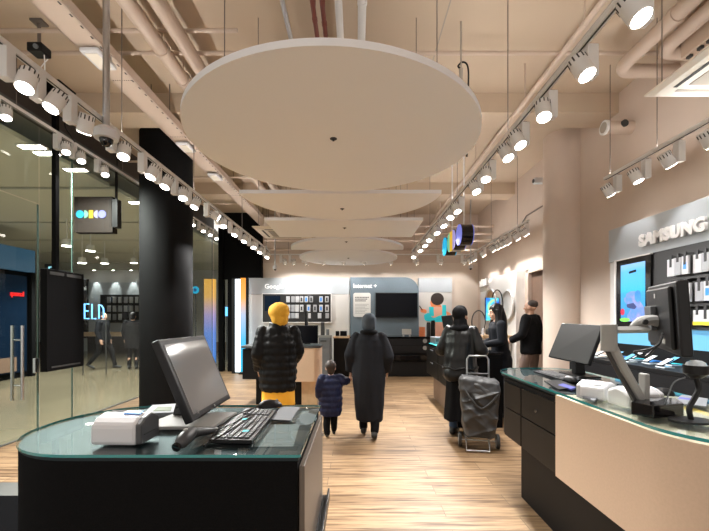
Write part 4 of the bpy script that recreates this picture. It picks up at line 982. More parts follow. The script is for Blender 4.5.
# video screen
t = thing('display_screen', 'upright video screen with blue picture of a swimmer on the right wall display', 'screen', (XW, 4.65, 1.45))
bm = nb(); box(bm, XW - .045, XW + .0, 4.36, 4.93, 1.40, 2.235, .004); fr = obj('frame', bm, M['blackgloss'], t)
bm = nb(); box(bm, XW - .055, XW + .0, 4.93, 4.96, 1.40, 2.245); box(bm, XW - .055, XW, 4.36, 4.96, 2.235, 2.25); obj('white_edge', bm, M['white'], t)
M['swim'] = led_mat('blue pool picture', [(0, (.04, .22, .50)), (.52, (.03, .35, .70)), (.56, (.02, .42, .80)), (.9, (.08, .42, .88)), (1, (.22, .45, .90))], 0, .70, .85)
ya, yb, za, zb = 4.44, 4.845, 1.47, 2.17
bm = nb(); box(bm, XW - .048, XW - .044, ya, yb, za, zb); sc = obj('picture', bm, M['swim'], t)
pf = voro_mat('swimmer picture', [(.10, .30, .75), (.22, .30, .72), (.42, .36, .70)], 7, .75)
def prt(name, pts, m, off=.0):
    bm = nb(); extr(bm, [(XW - .049 - off, yb - a*(yb - ya), za + b*(zb - za)) for a, b in pts], (.002, 0, 0)); obj(name, bm, m, sc)
def ell(cx, cy, rx, ry, n=24, a0=0, a1=2*PI): return [(cx + rx*math.cos(a0 + (a1 - a0)*k/n), cy + ry*math.sin(a0 + (a1 - a0)*k/n)) for k in range(n)]
prt('printed_face', [(.16, .36), (.14, .41), (.22, .43), (.24, .48), (.38, .52), (.60, .52), (.74, .46), (.78, .36), (.95, .25), (1, .10), (1, 0), (.25, 0), (.30, .12), (.42, .20), (.45, .27), (.30, .27), (.24, .31)], pf)
prt('printed_cap', ell(.72, .43, .12, .10), M['bluep'], .001)
prt('printed_collar', [(.26, .30), (.55, .32), (.68, .25), (.60, .21), (.38, .23), (.28, .25)], mat('printed shadow tone', (.02, .02, .05), .4, emit=(.02, .05, .2), estr=.5), .001)
prt('printed_flower', ell(.08, .17, .09, .06), mat('printed red', (.2, .01, .02), .4, emit=(.6, .03, .10), estr=.5), .001)
prt('printed_leaf', ell(.18, .03, .22, .035), mat('printed green', (.05, .2, .02), .4, emit=(.25, .75, .12), estr=.6), .001)
prt('printed_pill', ell(.42, .855, .05, .035) [6:19] + [(.42 + .36*0, .855)] if False else [(.38, .83), (.64, .845), (.67, .86), (.64, .885), (.38, .872), (.35, .85)], M['counterdark'], .001)
# hanging packs
for r, (zt, zbm) in enumerate(((2.17, 1.945), (1.90, 1.67), (1.63, 1.44))):
    bm = nb(); box(bm, XW - .07, XW - .018, Y0 + .05, 4.12, zbm - .045, zbm - .02); tag(obj('shelf_rail', bm, M['pegblack']), 'thin black rail under the %s row of phone packs on right wall' % ('top', 'middle', 'bottom')[r], 'rail')
    for k in range(17):
        y = 4.03 - k*.104 - (.02 if r == 1 else 0)
        w = .040 if k % 3 else .047; x = XW - .075 - .03*((k*7 + r*3) % 3)/2
        t = thing('phone_case_pack', 'white phone case pack, %s from the screen in the %s row on right wall' % (ORD[k], ('top', 'middle', 'bottom')[r]), 'phone case', (x, y, zbm), 'packs hanging on the right wall display')
        bm = nb(); box(bm, x - .012, x + .012, y - w, y + w, zbm, zt - .045, .004); bd = obj('pack', bm, M[('packwhite', 'packclear', 'packwhite')[(k + r) % 3]], t)
        bm = nb(); box(bm, x - .014, x + .001, y - .014, y + .014, zt - .09 if (k + r) % 2 else zt - .13, zt - .005); cyl(bm, (x, y, zt - .015), (XW - .01, y, zt - .015), .004, n=6); obj('hook_tab', bm, M['packdark'], t)
        if r == 2:
            bm = nb(); box(bm, x - .0135, x - .011, y - w, y + w, zbm + .002, zbm + .035); obj('yellow_band', bm, M['yellow'], bd)
        elif (k + r) % 3 == 2:
            bm = nb(); box(bm, x - .0135, x - .011, y - .018, y + .018, zbm + .05, zbm + .12); obj('blue_print', bm, M['bluep'], bd)
# long black table under the display
t = thing('display_table', 'long black table below the phone display on the right wall', 'table', (3.1, 3.5, 0))
bm = nb(); box(bm, 2.80, XW + .015, Y0, 5.05, .99, 1.036, .003); obj('tabletop', bm, M['counterdark'], t)
bm = nb(); box(bm, 2.80, XW + .015, Y0, 5.05, .55, .988); obj('front_panel', bm, M['blackplastic'], t)
bm = nb(); box(bm, 2.92, XW + .015, Y0, 5.0, 0, .55); obj('base', bm, M['counterdark'], t)
rnd = random.Random(3)
for k in range(13):
    y = 4.64 - k*.165; x = 2.93 + .10*(k % 3) + .02*rnd.random()
    t = thing('phone_stand', 'clear display stand with a phone on the black right wall table, %s from far end' % ORD[k], 'phone stand', (x, y, 1.037), 'phones on stands along the right wall table')
    bm = nb(); box(bm, x - .05, x + .05, y - .055, y + .055, 1.037, 1.05, .003); obj('stand', bm, M['clearplastic'], t)
    bm = nb(); extr(bm, [(x - .055, y - .036, 1.055), (x - .055, y + .036, 1.055), (x + .06, y + .036, 1.115), (x + .06, y - .036, 1.115)], (-.004, 0, .008)); ph = obj('phone', bm, M['blackgloss'], t)
    bm = nb(); extr(bm, [(x - .0565, y - .033, 1.065), (x - .0565, y + .033, 1.065), (x + .052, y + .033, 1.1215), (x + .052, y - .033, 1.1215)], (-.0006, 0, .0012)); obj('phone_screen', bm, M['bluebox'] if k % 2 else M['packwhite'], ph)
for k in range(8):
    y = 4.75 - k*.26
    bm = nb(); box(bm, 3.18, 3.30, y - .09, y + .05, 1.0365, 1.046); o = obj('leaflet', bm, M['bluep'] if k % 2 == 0 else M['cyan']); o.rotation_euler.z = .3*rnd.random()
    tag(o, 'flat blue leaflet at the back of the black right wall table, %s from far end' % ORD[k], 'leaflet', 'leaflets on the right wall table')
bm = nb(); extr(bm, [(2.9, 4.72, 1.037), (3.12, 4.70, 1.037), (3.14, 5.0, 1.037), (2.92, 5.0, 1.037)], (0, 0, .012)); tag(obj('paper_stack', bm, M['paper'], bevel=.001), 'flat stack of white papers at far end of the black right wall table', 'papers')

# ================================================================== MIDDLE DESK WITH THE CUSTOMER
t = thing('service_desk', 'black desk between the customer in leather coat and the shop assistant', 'desk', (1.7, 6.4, 0))
bm = nb(); box(bm, 1.38, 2.02, 5.32, 7.5, .46, 1.0, .004); obj('drawer_carcass', bm, M['counterdark'], t)
bm = nb(); box(bm, 1.37, 2.03, 5.30, 7.52, 1.012, CT, .003); obj('glass_top', bm, M['blackgloss'], t)
for z0, z1 in ((.76, .98), (.47, .75)):
    for y0, y1 in ((5.4, 6.4), (6.42, 7.44)):
        bm = nb(); box(bm, 1.365, 1.38, y0, y1, z0, z1, .002); dw = obj('drawer', bm, M['drawer'], t)
        bm = nb(); box(bm, 1.352, 1.366, (y0 + y1)/2 - .1, (y0 + y1)/2 + .1, z1 - .05, z1 - .035); obj('handle', bm, M['midgrey'], dw)
bm = nb(); box(bm, 1.48, 2.02, 5.32, 7.35, 0, .46); obj('base', bm, M['walnut'], t)
bm = nb(); box(bm, 1.40, 2.02, 5.305, 5.318, 0, 1.0); obj('end_panel', bm, M['blackpaint'], t)
bm = nb(); box(bm, 1.39, 1.62, 6.7, 7.35, CT + .001, CT + .006); tag(obj('desk_mat', bm, M['cyan']), 'bright cyan mat on the left edge of the black desk', 'mat')
t = thing('cash_drawer', 'grey till unit at the far left end of the black desk', 'till', (1.55, 7.4, CT))
a = W(428, 337.5, 7.45)
bm = nb(); box(bm, 1.42, 1.80, 7.0, 7.36, CT + .001 + .0055, CT + .13, .006); obj('body', bm, M['midgrey'], t)
bm = nb(); box(bm, 1.45, 1.77, 6.99, 7.0, CT + .05, CT + .10); obj('drawer', bm, M['darkgrey'], t)
t = thing('monitor', 'small black till monitor tilted on the black desk behind the leather coat', 'monitor', W(447, 325, 7.1))
c4 = (W(441, 316, 7.1), W(451.5, 315, 6.9), W(453, 326, 6.9), W(443.5, 329.5, 7.1))
bm = nb(); n = quad_slab(bm, *c4, .03); obj('housing', bm, M['blackplastic'], t, bevel=.005)
bm = nb(); extr(bm, [p - n*.002 for p in inset(c4, .012)], n*.003); obj('screen', bm, M['darkscreen'], t)
bm = nb(); p = (c4[2] + c4[3])/2 + n*.03; cyl(bm, p, (p.x, p.y, CT + .13), .02); box(bm, p.x - .07, p.x + .07, p.y - .06, p.y + .06, CT + .13, CT + .142); obj('stand', bm, M['blackplastic'], t)
for i, (x, y, c, m) in enumerate(((1.88, 5.95, 'open paper form under the hands of the shop assistant on the black desk', 'paper'), (1.74, 5.5, 'dark phone lying on the black desk before the leather coat', 'blackgloss'))):
    bm = nb(); w, l = ((.09, .12), (.036, .075))[i]; box(bm, x - w, x + w, y - l, y + l, CT + .001, CT + .004 + .004*i); tag(obj('paper_sheet' if i == 0 else 'phone', bm, M[m]), c, 'paper' if i == 0 else 'phone')

# ================================================================== BACK WALL DISPLAY
BY = 11.02
def bw(px, py, y=BY): return W(px, py, y)
def bpanel(name, label, pxs, pys, m, y=BY, th=None, cat='display board'):
    a, b = bw(pxs[0], pys[0], y), bw(pxs[1], pys[1], y)
    bm = nb(); box(bm, a.x, b.x, y, th or YB - .005, b.z, a.z, .003); o = obj(name, bm, M[m]); return tag(o, label, cat)
t = thing('wall_display', 'grey and white phone display on the back wall left of the blue grey board', 'display', (-1.7, BY, 0))
a, b = bw(247, 278), bw(349.6, 294)
bm = nb(); box(bm, a.x, b.x, BY, YB - .005, b.z, a.z); hb = obj('header', bm, M['greypanel'], t)
bm = nb(); box(bm, a.x, b.x, BY + .01, YB - .005, 0, b.z - .008); obj('back_board', bm, M['whitepanel'], t)
bm = text_bm('Google', .185, .008, (1, 0, 0), (0, 0, 1), bw(264.5, 288.5, BY - .01), .003); obj('lettering', bm, M['whitetext'], hb)
t = thing('phone_board', 'black board of phone packs on the back wall with white frame', 'phone board', bw(297, 322))
a, b = bw(263.5, 294.3), bw(331, 322)
bm = nb(); box(bm, a.x, b.x, BY - .09, BY + .008, b.z, a.z); obj('board', bm, M['pegblack'], t)
bm = nb(); w = .02
box(bm, a.x - w, a.x, BY - .10, BY + .008, b.z - w, a.z + w); box(bm, b.x, b.x + w, BY - .10, BY + .008, b.z - w, a.z + w); box(bm, a.x, b.x, BY - .10, BY + .008, b.z - w, b.z); box(bm, a.x, b.x, BY - .10, BY + .008, a.z, a.z + w)
obj('frame', bm, M['white'], t)
c, e = bw(265.5, 296), bw(281, 311); bm = nb(); box(bm, c.x, e.x, BY - .10, BY - .088, e.z, c.z); obj('screen', bm, M['bluedark'], t)
rows = ((299.3, (288, 293, 297.3, 301.5, 306.3, 311.2, 321, 326.8)), (308.3, (288.5, 293, 297, 301.6, 308.6, 315, 321, 327)), (315.7, (288.5, 293, 297, 309, 319.6, 327.2)))
for r, (py, xs) in enumerate(rows):
    for i, px in enumerate(xs):
        p = bw(px, py, BY - .11); h = (.085, .10, .075)[r]
        bm = nb(); box(bm, p.x - .05, p.x + .05, BY - .125, BY - .0905, p.z - h, p.z + h, .006); bd = obj('phone_pack', bm, M['packwhite'] if i % 4 != 1 else M['packclear'])
        tag(bd, 'small phone pack, %s from left in the %s row of the back wall board' % (ORD[i], ('top', 'middle', 'bottom')[r]), 'phone pack', 'phone packs on the back wall board')
        if r < 2 and i > 2:
            bm = nb(); box(bm, p.x - .025, p.x + .025, BY - .128, BY - .124, p.z - .06, p.z + .05); obj('print', bm, M['darkgrey'] if i % 2 else M['bluep'], bd)
# blue grey board
t = thing('feature_board', 'blue grey board with rounded corner and white heading on the back wall', 'display board', (bw(384, 300).x, BY, 0))
a, b = bw(350.3, 277.5), bw(418.5, 345)
pts = [(a.x, b.z), (b.x, b.z)] + [(b.x - .40 + .40*math.cos(.5*PI*k/10), a.z - .40 + .40*math.sin(.5*PI*k/10)) for k in range(11)] + [(a.x, a.z)]
bm = nb(); extr(bm, [(x, BY - .06, z) for x, z in pts], (0, .07, 0)); bo = obj('board', bm, M['bluegrey'], t)
bm = text_bm('Internet +', .165, .008, (1, 0, 0), (0, 0, 1), bw(353, 287.8, BY - .07), .004); obj('lettering', bm, M['whitetext'], bo)
t = thing('television', 'large black television on the blue grey board', 'television', bw(396, 318))
a, b = bw(375.3, 293), bw(417, 317.5); bm = nb(); box(bm, a.x, b.x, BY - .12, BY - .062, b.z, a.z, .006); fr = obj('frame', bm, M['blackplastic'], t)
bm = nb(); box(bm, a.x + .02, b.x - .02, BY - .123, BY - .119, b.z + .03, a.z - .02); obj('screen', bm, M['tvblack'], t)
t = thing('poster', 'white poster with rounded corners and grey text beside the black television', 'poster', bw(361, 317))
a, b = bw(353.3, 293), bw(370.6, 317); bm = nb(); extr(bm, [(x, BY - .085, z) for x, z in rrect(a.x, b.x, b.z, a.z, (.06,)*4, 5)], (0, .022, 0)); pb = obj('sheet', bm, M['paper'], t)
bm = nb()
for (dz, x0, x1, h) in ((.13, .05, .45, .026), (.18, .05, .40, .026), (.23, .05, .36, .026)):
    z = a.z - dz
    for q in range(9):
        xa = a.x + x0 + (x1 - x0)*q/9; box(bm, xa, xa + (x1 - x0)/9*.8, BY - .0865, BY - .084, z - h/2, z + h/2)
obj('bold_text_line', bm, M['darkgrey'], pb)
bm = nb()
for q in range(7): box(bm, a.x + .05, a.x + .44 - .05*(q % 3), BY - .0865, BY - .084, a.z - .33 - q*.042, a.z - .322 - q*.042)
obj('fine_text_line', bm, M['midgrey'], pb)
# illustrated panel
t = thing('wall_display', 'pale display panel on the back wall with a flat printed figure holding a phone', 'display', (bw(436, 300).x, BY, 0))
a, b = bw(418.7, 278), bw(452, 292); bm = nb(); box(bm, a.x, b.x, BY, YB - .005, b.z, a.z); obj('header', bm, M['greypanel'], t)
bm = nb(); box(bm, a.x, b.x, BY + .01, YB - .005, 0, b.z - .008); bd = obj('back_board', bm, M['whitepanel'], t)
def ill(name, pts, m, off):
    bm = nb(); extr(bm, [bw(x, y, BY + .008 - off*.001) for x, y in pts], (0, .004, 0)); obj(name, bm, M[m], bd)
def el(cx, cy, rx, ry, n=28): return [(cx + rx*math.cos(2*PI*k/n), cy + ry*math.sin(2*PI*k/n)) for k in range(n)]
def dedge(pts, k=4):
    c = smooth_path([(x, y, 0) for x, y in pts + [pts[0]]], k)[:-1]; return [(p.x, p.y) for p in c]
ill('printed_face', dedge([(431.5, 299), (430.3, 302), (431, 306), (434, 307.5), (438, 306), (440, 300)], 3), 'orange', 2)
ill('printed_hair', el(437.3, 299.0, 6.6, 6.2), 'hairprint', 3)
ill('printed_neck', dedge([(433, 304), (440, 304), (441, 309), (434, 309)], 2), 'orange', 1)
ill('printed_body', dedge([(431, 308), (437, 306.5), (443, 308), (446, 312), (447.5, 321), (441, 336), (434, 336), (432, 322)], 3), 'peach', 4)
ill('printed_shirt', dedge([(424, 315), (429, 313), (433, 318), (441, 315), (447, 316), (447, 321), (438, 322), (430, 321.5), (425, 320)], 3), 'cyan', 5)
ill('printed_strap', [(429, 307), (433.5, 307), (434, 316), (429.5, 316)], 'cyan', 6)
ill('printed_strap', [(442.3, 305), (446, 305), (446.4, 318), (442, 318)], 'cyan', 6)
ill('printed_arm', dedge([(420.5, 308.5), (423.5, 309), (426.5, 310), (426, 313), (421, 312)], 3), 'orange', 7)
ill('printed_elbow', dedge([(446, 311), (450, 313), (453 - 1.2, 316.5), (451, 319), (446.5, 315)], 3), 'orange', 3)
ill('printed_phone', [(419, 306), (419.8, 305.5), (422.8, 310), (422, 310.5)], 'hairprint', 8)
# back counters
t = thing('back_counter', 'long black drawer counter along the back wall under the television', 'counter', (.7, 10.5, 0))
x0, x1 = W(350, 337, 10.1).x, 2.22
bm = nb(); box(bm, x0, x1, 10.12, 10.92, .10, 1.0); obj('carcass', bm, M['counterdark'], t)
bm = nb(); box(bm, x0 - .01, x1 + .01, 10.09, 10.95, 1.0, CT, .003); obj('worktop', bm, M['blackgloss'], t)
for z0, z1 in ((.80, .975), (.61, .785)):
    bm = nb(); box(bm, x0 + .02, x1 - .005, 10.10, 10.12, z0, z1, .003); dw = obj('drawer', bm, M['blackplastic'], t)
    bm = nb(); p = W(425, 341 if z0 > .7 else 348, 10.09); cyl(bm, (p.x, 10.10, p.z), (p.x, 10.085, p.z), .055, n=24); k_ = obj('knob', bm, M['silver'], dw, smooth=True)
bm = nb(); box(bm, x0, x1, 9.98, 10.115, .42, .56, .01); obj('kick_ledge', bm, M['blackgloss'], t)
bm = nb(); box(bm, x0, x1, 10.02, 10.12, 0.0, .40, .01); obj('plinth', bm, M['blackplastic'], t)
t = thing('back_counter', 'brown wooden counter at the back wall behind the grey coat', 'counter', (-.3, 10.4, 0))
a, b = W(333, 336.5, 10.1), W(350, 340, 10.1)
bm = nb(); box(bm, a.x, x0 - .015, 10.0, 10.9, 1.0, 1.04, .003); obj('worktop', bm, M['wood'], t)
bm = nb(); box(bm, a.x + .02, x0 - .03, 10.05, 10.9, 0, 1.0); obj('body', bm, M['drawer'], t)
t = thing('storage_cabinet', 'light grey cabinet at the back left of the brown counter', 'cabinet', (-.75, 9.7, 0))
a, b = W(318.5, 338, 9.6), W(330.5, 340, 9.6)
bm = nb(); box(bm, a.x, b.x, 9.6, 10.1, 0, 1.03, .008); cb = obj('body', bm, M['midgrey'], t)
bm = nb(); box(bm, a.x + .02, b.x - .02, 9.588, 9.60, .80, .99, .004); dw = obj('drawer', bm, M['midgrey'], t)
bm = nb(); box(bm, a.x + .05, a.x + .2, 9.575, 9.59, .94, .965); obj('handle', bm, M['slot'], dw)
bm = nb(); box(bm, a.x + .02, b.x - .02, 9.588, 9.60, .06, .78, .004); obj('door', bm, M['midgrey'], t)
t = thing('phone_stand', 'grey phone and stand on top of the light grey cabinet', 'telephone', W(325, 336, 9.75))
c = W(323, 337, 9.75)
bm = nb(); box(bm, c.x - .12, c.x + .22, 9.66, 9.85, 1.031, 1.09, .01); obj('base', bm, M['silver'], t)
bm = nb(); box(bm, c.x - .06, c.x + .04, 9.74, 9.80, 1.08, 1.42, .02); obj('handset', bm, M['darkgrey'], t)
bm = nb(); cyl(bm, (c.x + .12, 9.76, 1.09), (c.x + .12, 9.76, 1.24), .04); obj('receiver', bm, M['midgrey'], t, smooth=True)
t = thing('card_holder', 'small white card holder on the black back counter below the television', 'card holder', W(406.5, 336.5, 10.4))
c, e = W(402, 329, 10.4), W(411.3, 336, 10.4)
bm = nb(); box(bm, c.x, e.x, 10.39, 10.41, e.z + .04, c.z, .004); obj('card', bm, M['paper'], t)
bm = nb(); box(bm, c.x + .02, c.x + .06, 10.36, 10.44, CT, e.z + .05); box(bm, e.x - .06, e.x - .02, 10.36, 10.44, CT, e.z + .05); obj('foot', bm, M['packwhite'], t)
for i, (px, w, py, m, lab) in enumerate(((422, .07, 327, 'orange', 'small orange box on the black back counter'), (428.5, .055, 323.5, 'darkgrey', 'tall dark canister on the black back counter, left one'), (433.0, .06, 321.5, 'blackplastic', 'tall dark canister on the black back counter, right one'))):
    p = W(px, py, 10.4); bm = nb()
    if i == 0: box(bm, p.x - w, p.x + w, 10.32, 10.46, CT, p.z, .005)
    else: cyl(bm, (p.x, 10.4, CT), (p.x, 10.4, p.z), w, n=20)
    o = obj('box' if i == 0 else 'canister', bm, M[m], smooth=i > 0); tag(o, lab, 'box' if i == 0 else 'canister')
    if i: 
        bm = nb(); cyl(bm, (p.x, 10.4, p.z), (p.x, 10.4, p.z + .03), w*.8, n=20); obj('lid', bm, M['blackgloss'], o, smooth=True)
for i, (px, w) in enumerate(((337.5, .05), (343.5, .09))):
    p = W(px, 331, 10.5); bm = nb(); box(bm, p.x - w, p.x + w, 10.45, 10.55, 1.041, p.z, .008); tag(obj('box', bm, M['counterdark']), ('small dark box on the brown back counter, left one', 'wide dark box on the brown back counter, right one')[i], 'box')

# ---- beige kiosk behind the yellow hat
t = thing('service_counter', 'beige curved counter with black end behind the person in the yellow hat', 'counter', (-1.3, 7.0, 0))
KX0, KX1, KY0, KY1 = -1.98, -.62, 6.62, 7.35
bm = nb(); prism(bm, rrect(-1.50, KX1, KY0, KY1, (0, .12, .3, 0), 12), .42, 1.0); obj('beige_front', bm, M['beige'], t, smooth=True)
bm = nb(); box(bm, KX0 + .02, -1.50, KY0 + .03, KY1, .46, .98); obj('drawer_carcass', bm, M['counterdark'], t)
bm = nb(); box(bm, -1.75, KX1 - .15, KY0 + .12, KY1 - .1, 0, .46); obj('base', bm, M['counterdark'], t)
bm = nb(); box(bm, -.95, KX1 - .06, KY0 + .10, KY0 + .13, 0, .42); obj('wooden_leg', bm, M['wood'], t)
bm = nb(); prism(bm, rrect(KX0, KX1 + .005, KY0 - .01, KY1 + .01, (.04, .12, .3, .04), 12), 1.0, CT, side=1); obj('glass_top', bm, (M['worktop'], M['darkgrey']), t)
t = thing('monitor', 'wide black monitor back standing on the beige counter behind the yellow hat', 'monitor', W(302, 345, 6.9))
a, b = W(276, 325.3, 6.9), W(318, 343.5, 6.9)
bm = nb(); box(bm, a.x, b.x, 6.9, 6.94, b.z, a.z, .006); h = obj('housing', bm, M['blackplastic'], t)
bm = nb(); box(bm, a.x + .015, b.x - .015, 6.897, 6.901, b.z + .015, a.z - .015); obj('screen', bm, M['tvblack'], t)
bm = nb(); c = (a.x + b.x)/2; box(bm, c - .03, c + .03, 6.94, 6.98, CT + .01, a.z - .12); box(bm, c - .12, c + .12, 6.88, 7.06, CT + .001, CT + .014); obj('stand', bm, M['blackplastic'], t)
t = thing('monitor', 'slim monitor seen edge-on rising behind the wide black monitor', 'monitor', W(306, 326, 7.15))
p = W(306, 311, 7.15); q = W(306, 326, 7.15)
bm = nb(); box(bm, p.x - .02, p.x + .02, 7.10, 7.32, q.z - .04, p.z, .006); obj('housing', bm, M['blackplastic'], t)
bm = nb(); cyl(bm, (p.x, 7.2, CT + .001), (p.x, 7.2, q.z), .02); box(bm, p.x - .08, p.x + .08, 7.12, 7.28, CT + .001, CT + .012); obj('stand', bm, M['blackplastic'], t)

# ---- light totems at the left back
M['led1'] = led_mat('orange to blue screen', [(0, (.02, .55, .85)), (.35, (.05, .50, .85)), (.62, (.45, .55, .75)), (.80, (1, .45, .10)), (1, (1, .33, .02))], 0, 2.6, .6)
M['led2'] = led_mat('orange violet blue screen', [(0, (.03, .25, .8)), (.4, (.12, .28, .85)), (.62, (.45, .35, .7)), (.85, (.95, .50, .12)), (1, (1, .50, .08))], 0, 2.6, .45)
t = thing('light_totem', 'slim standing light column glowing orange at top and blue below, inside the shop', 'light column', (-3.1, 10.5, 0))
a, b = W(240.3, 278, 10.5), W(246, 278, 10.5)
bm = nb(); box(bm, a.x, b.x, 10.5, 10.58, .06, 2.62); obj('lit_screen', bm, M['led1'], t)
bm = nb(); box(bm, b.x, b.x + .05, 10.48, 10.60, 0, 2.62); obj('side_frame', bm, M['counterdark'], t)
bm = nb(); box(bm, a.x - .02, b.x + .05, 10.40, 10.7, 0, .06, .006); obj('foot', bm, M['blackplastic'], t)
t = thing('light_box', 'narrow glowing white light panel left of the orange and blue column', 'light panel', (-3.3, 10.62, 0))
a, b = W(235.2, 279, 10.62), W(240.6, 279, 10.62)
bm = nb(); box(bm, a.x, b.x, 10.62, 10.68, .04, 2.60); obj('lit_screen', bm, M['lightbox'], t)
bm = nb(); box(bm, a.x - .09, a.x, 10.60, 10.72, 0, 2.62); box(bm, a.x, b.x, 10.60, 10.72, 0, .04); obj('frame', bm, M['blackplastic'], t)
t = thing('light_totem', 'slim standing light column fading from orange to violet blue, outside the shop glass', 'light column', (-4.8, 12.4, 0))
a, b = W(204, 279, 12.3), W(215, 279, 12.3)
bm = nb(); box(bm, a.x, b.x, 12.3, 12.4, .05, 2.78); obj('lit_screen', bm, M['led2'], t)
bm = nb(); box(bm, a.x - .02, b.x + .02, 12.28, 12.44, 0, .05); obj('foot', bm, M['blackplastic'], t)
t = thing('lit_sign', 'small round cyan lit sign beyond the shop glass beside the black column', 'sign', W(195, 290, 13.5))
c = W(195.5, 290, 13.5)
bm = nb(); cyl(bm, (c.x, 13.5, c.z), (c.x, 13.46, c.z), .13, n=28); b_ = obj('disc', bm, M['litcyan'], t)
bm = nb(); cyl(bm, (c.x, 13.46, c.z), (c.x, 13.45, c.z), .06, n=20); obj('glyph', bm, M['bluep'], b_)
bm = nb(); cyl(bm, (c.x, 13.52, 0), (c.x, 13.52, c.z - .05), .02); obj('post', bm, M['slot'], t)
t = thing('lit_sign', 'small blue lit panel seen through the corner glass at the back left', 'sign', W(226, 312, 14))
c, e = W(223.5, 307, 14), W(230, 316, 14)
bm = nb(); box(bm, c.x, e.x, 14, 14.05, e.z, c.z); obj('screen', bm, M['neon'], t)
bm = nb(); box(bm, (c.x + e.x)/2 - .03, (c.x + e.x)/2 + .03, 14.0, 14.06, 0, e.z); obj('post', bm, M['slot'], t)

# ================================================================== FAR RIGHT WALL DISPLAY
XD = 3.36
t = thing('wall_display', 'bright white display unit on the far right wall with raised letters', 'display', (3.45, 9.2, 0))
bm = nb(); box(bm, XD, XR, 8.08, 10.35, 0, 2.52, .004); bd = obj('board', bm, M['white'], t)
bm = nb(); box(bm, XD - .015, XD, 9.72, 10.34, .6, 2.36); obj('grey_field', bm, M['whitepanel'], t)
bm = nb()
for k in range(4): box(bm, XD - .06, XD - .01, 10.22 - k*.15, 10.30 - k*.15 + .02, 2.36, 2.54 if k % 2 else 2.51)
obj('raised_letters', bm, M['whiteletter'], t)
bm = nb()
for k in range(7): box(bm, XD - .03, XD - .008, 10.29 - k*.085, 10.30 - k*.085 + .03, 2.22, 2.34)
obj('slats', bm, M['grille'], t)
def ring(label, y, z, r, w, m, x, fill=None):
    t = thing('display_ring', label, 'display ring', (x, y, z - r))
    bm = nb(); pts = [(x, y + r*math.cos(2*PI*k/48), z + r*math.sin(2*PI*k/48)) for k in range(48)]; tube(bm, pts, w, 8, closed=True); obj('hoop', bm, M[m], t, smooth=True)
    if fill:
        bm = nb(); extr(bm, [(x + .01, y + (r - .005)*math.cos(2*PI*k/48), z + (r - .005)*math.sin(2*PI*k/48)) for k in range(48)], (.02, 0, 0)); obj('backing', bm, M[fill], t)
ring('white rimmed wooden disc behind the blue screen on the far right wall', 9.35, 1.86, .36, .025, 'trackwhite', XD - .10, 'wood')
ring('black hoop on the far right wall display', 8.75, 1.80, .36, .013, 'counterdark', XD - .16)
ring('large white disc on the far right wall display, right of the black hoop', 8.42, 1.80, .32, .02, 'trackwhite', XD - .055, 'white')
t = thing('display_screen', 'blue and green picture screen before the wooden disc on the far right wall', 'screen', (3.1, 9.0, 1.5))
a, b = W(486.3, 297.5, 9.0), W(497, 321, 9.0)
bm = nb(); box(bm, a.x - .02, b.x + .05, 9.0, 9.04, b.z, a.z); h = obj('frame', bm, M['blackplastic'], t)
M['art'] = voro_mat('blue and green picture', [(.02, .12, .65), (.03, .35, .8), (.10, .55, .45), (.45, .45, .15), (.05, .25, .75)], 3.2, 1.0)
bm = nb(); box(bm, a.x - .01, b.x + .04, 8.994, 9.001, b.z + .01, a.z - .01); obj('picture', bm, M['art'], h)
bm = nb(); cyl(bm, ((a.x + b.x)/2, 9.03, 1.151), ((a.x + b.x)/2, 9.03, b.z + .1), .03); obj('post', bm, M['trackwhite'], t)
t = thing('display_table', 'light wooden table before the far right wall display', 'table', (3.0, 9.1, 0))
bm = nb(); box(bm, 2.70, XD - .016, 8.2, 10.2, 1.10, 1.15, .004); obj('tabletop', bm, M['wood'], t)
bm = nb(); box(bm, 2.85, XD - .016, 8.3, 10.1, 0, 1.10); obj('base', bm, M['white'], t)
t = thing('display_ring', 'dark hoop standing on the wooden table beside the leather coat', 'display ring', W(478, 331, 8.6))
c = W(478.5, 323, 8.7)
bm = nb(); tube(bm, [(c.x + .10*math.cos(2*PI*k/40), 8.7 + .10*math.sin(2*PI*k/40), c.z + .27*math.sin(2*PI*k/40)) if False else (c.x + .115*math.cos(2*PI*k/40), 8.7 - .12*math.cos(2*PI*k/40), 1.43 + .26*math.sin(2*PI*k/40)) for k in range(40)], .014, 8, closed=True); obj('hoop', bm, M['darkgrey'], t, smooth=True)
bm = nb(); box(bm, c.x - .06, c.x + .06, 8.64, 8.76, 1.151, 1.175); obj('foot', bm, M['darkgrey'], t)
for i, (px, m) in enumerate(((483, 'packwhite'), (487, 'darkgrey'), (490.5, 'steel'))):
    y = 8.5 + .1*i; p = W(px, 326, y); bm = nb(); cyl(bm, (p.x, y, 1.151), (p.x, y, 1.151 + (.14, .10, .17)[i]), .035, .03, n=16); cyl(bm, (p.x, y, 1.15 + (.14, .10, .17)[i]), (p.x, y, 1.17 + (.14, .10, .17)[i]), .02, n=12)
    tag(obj('gadget', bm, M[m], smooth=True), ('white gadget', 'dark small gadget', 'steel gadget')[i] + ' standing on the wooden table by the far right wall', 'gadget')
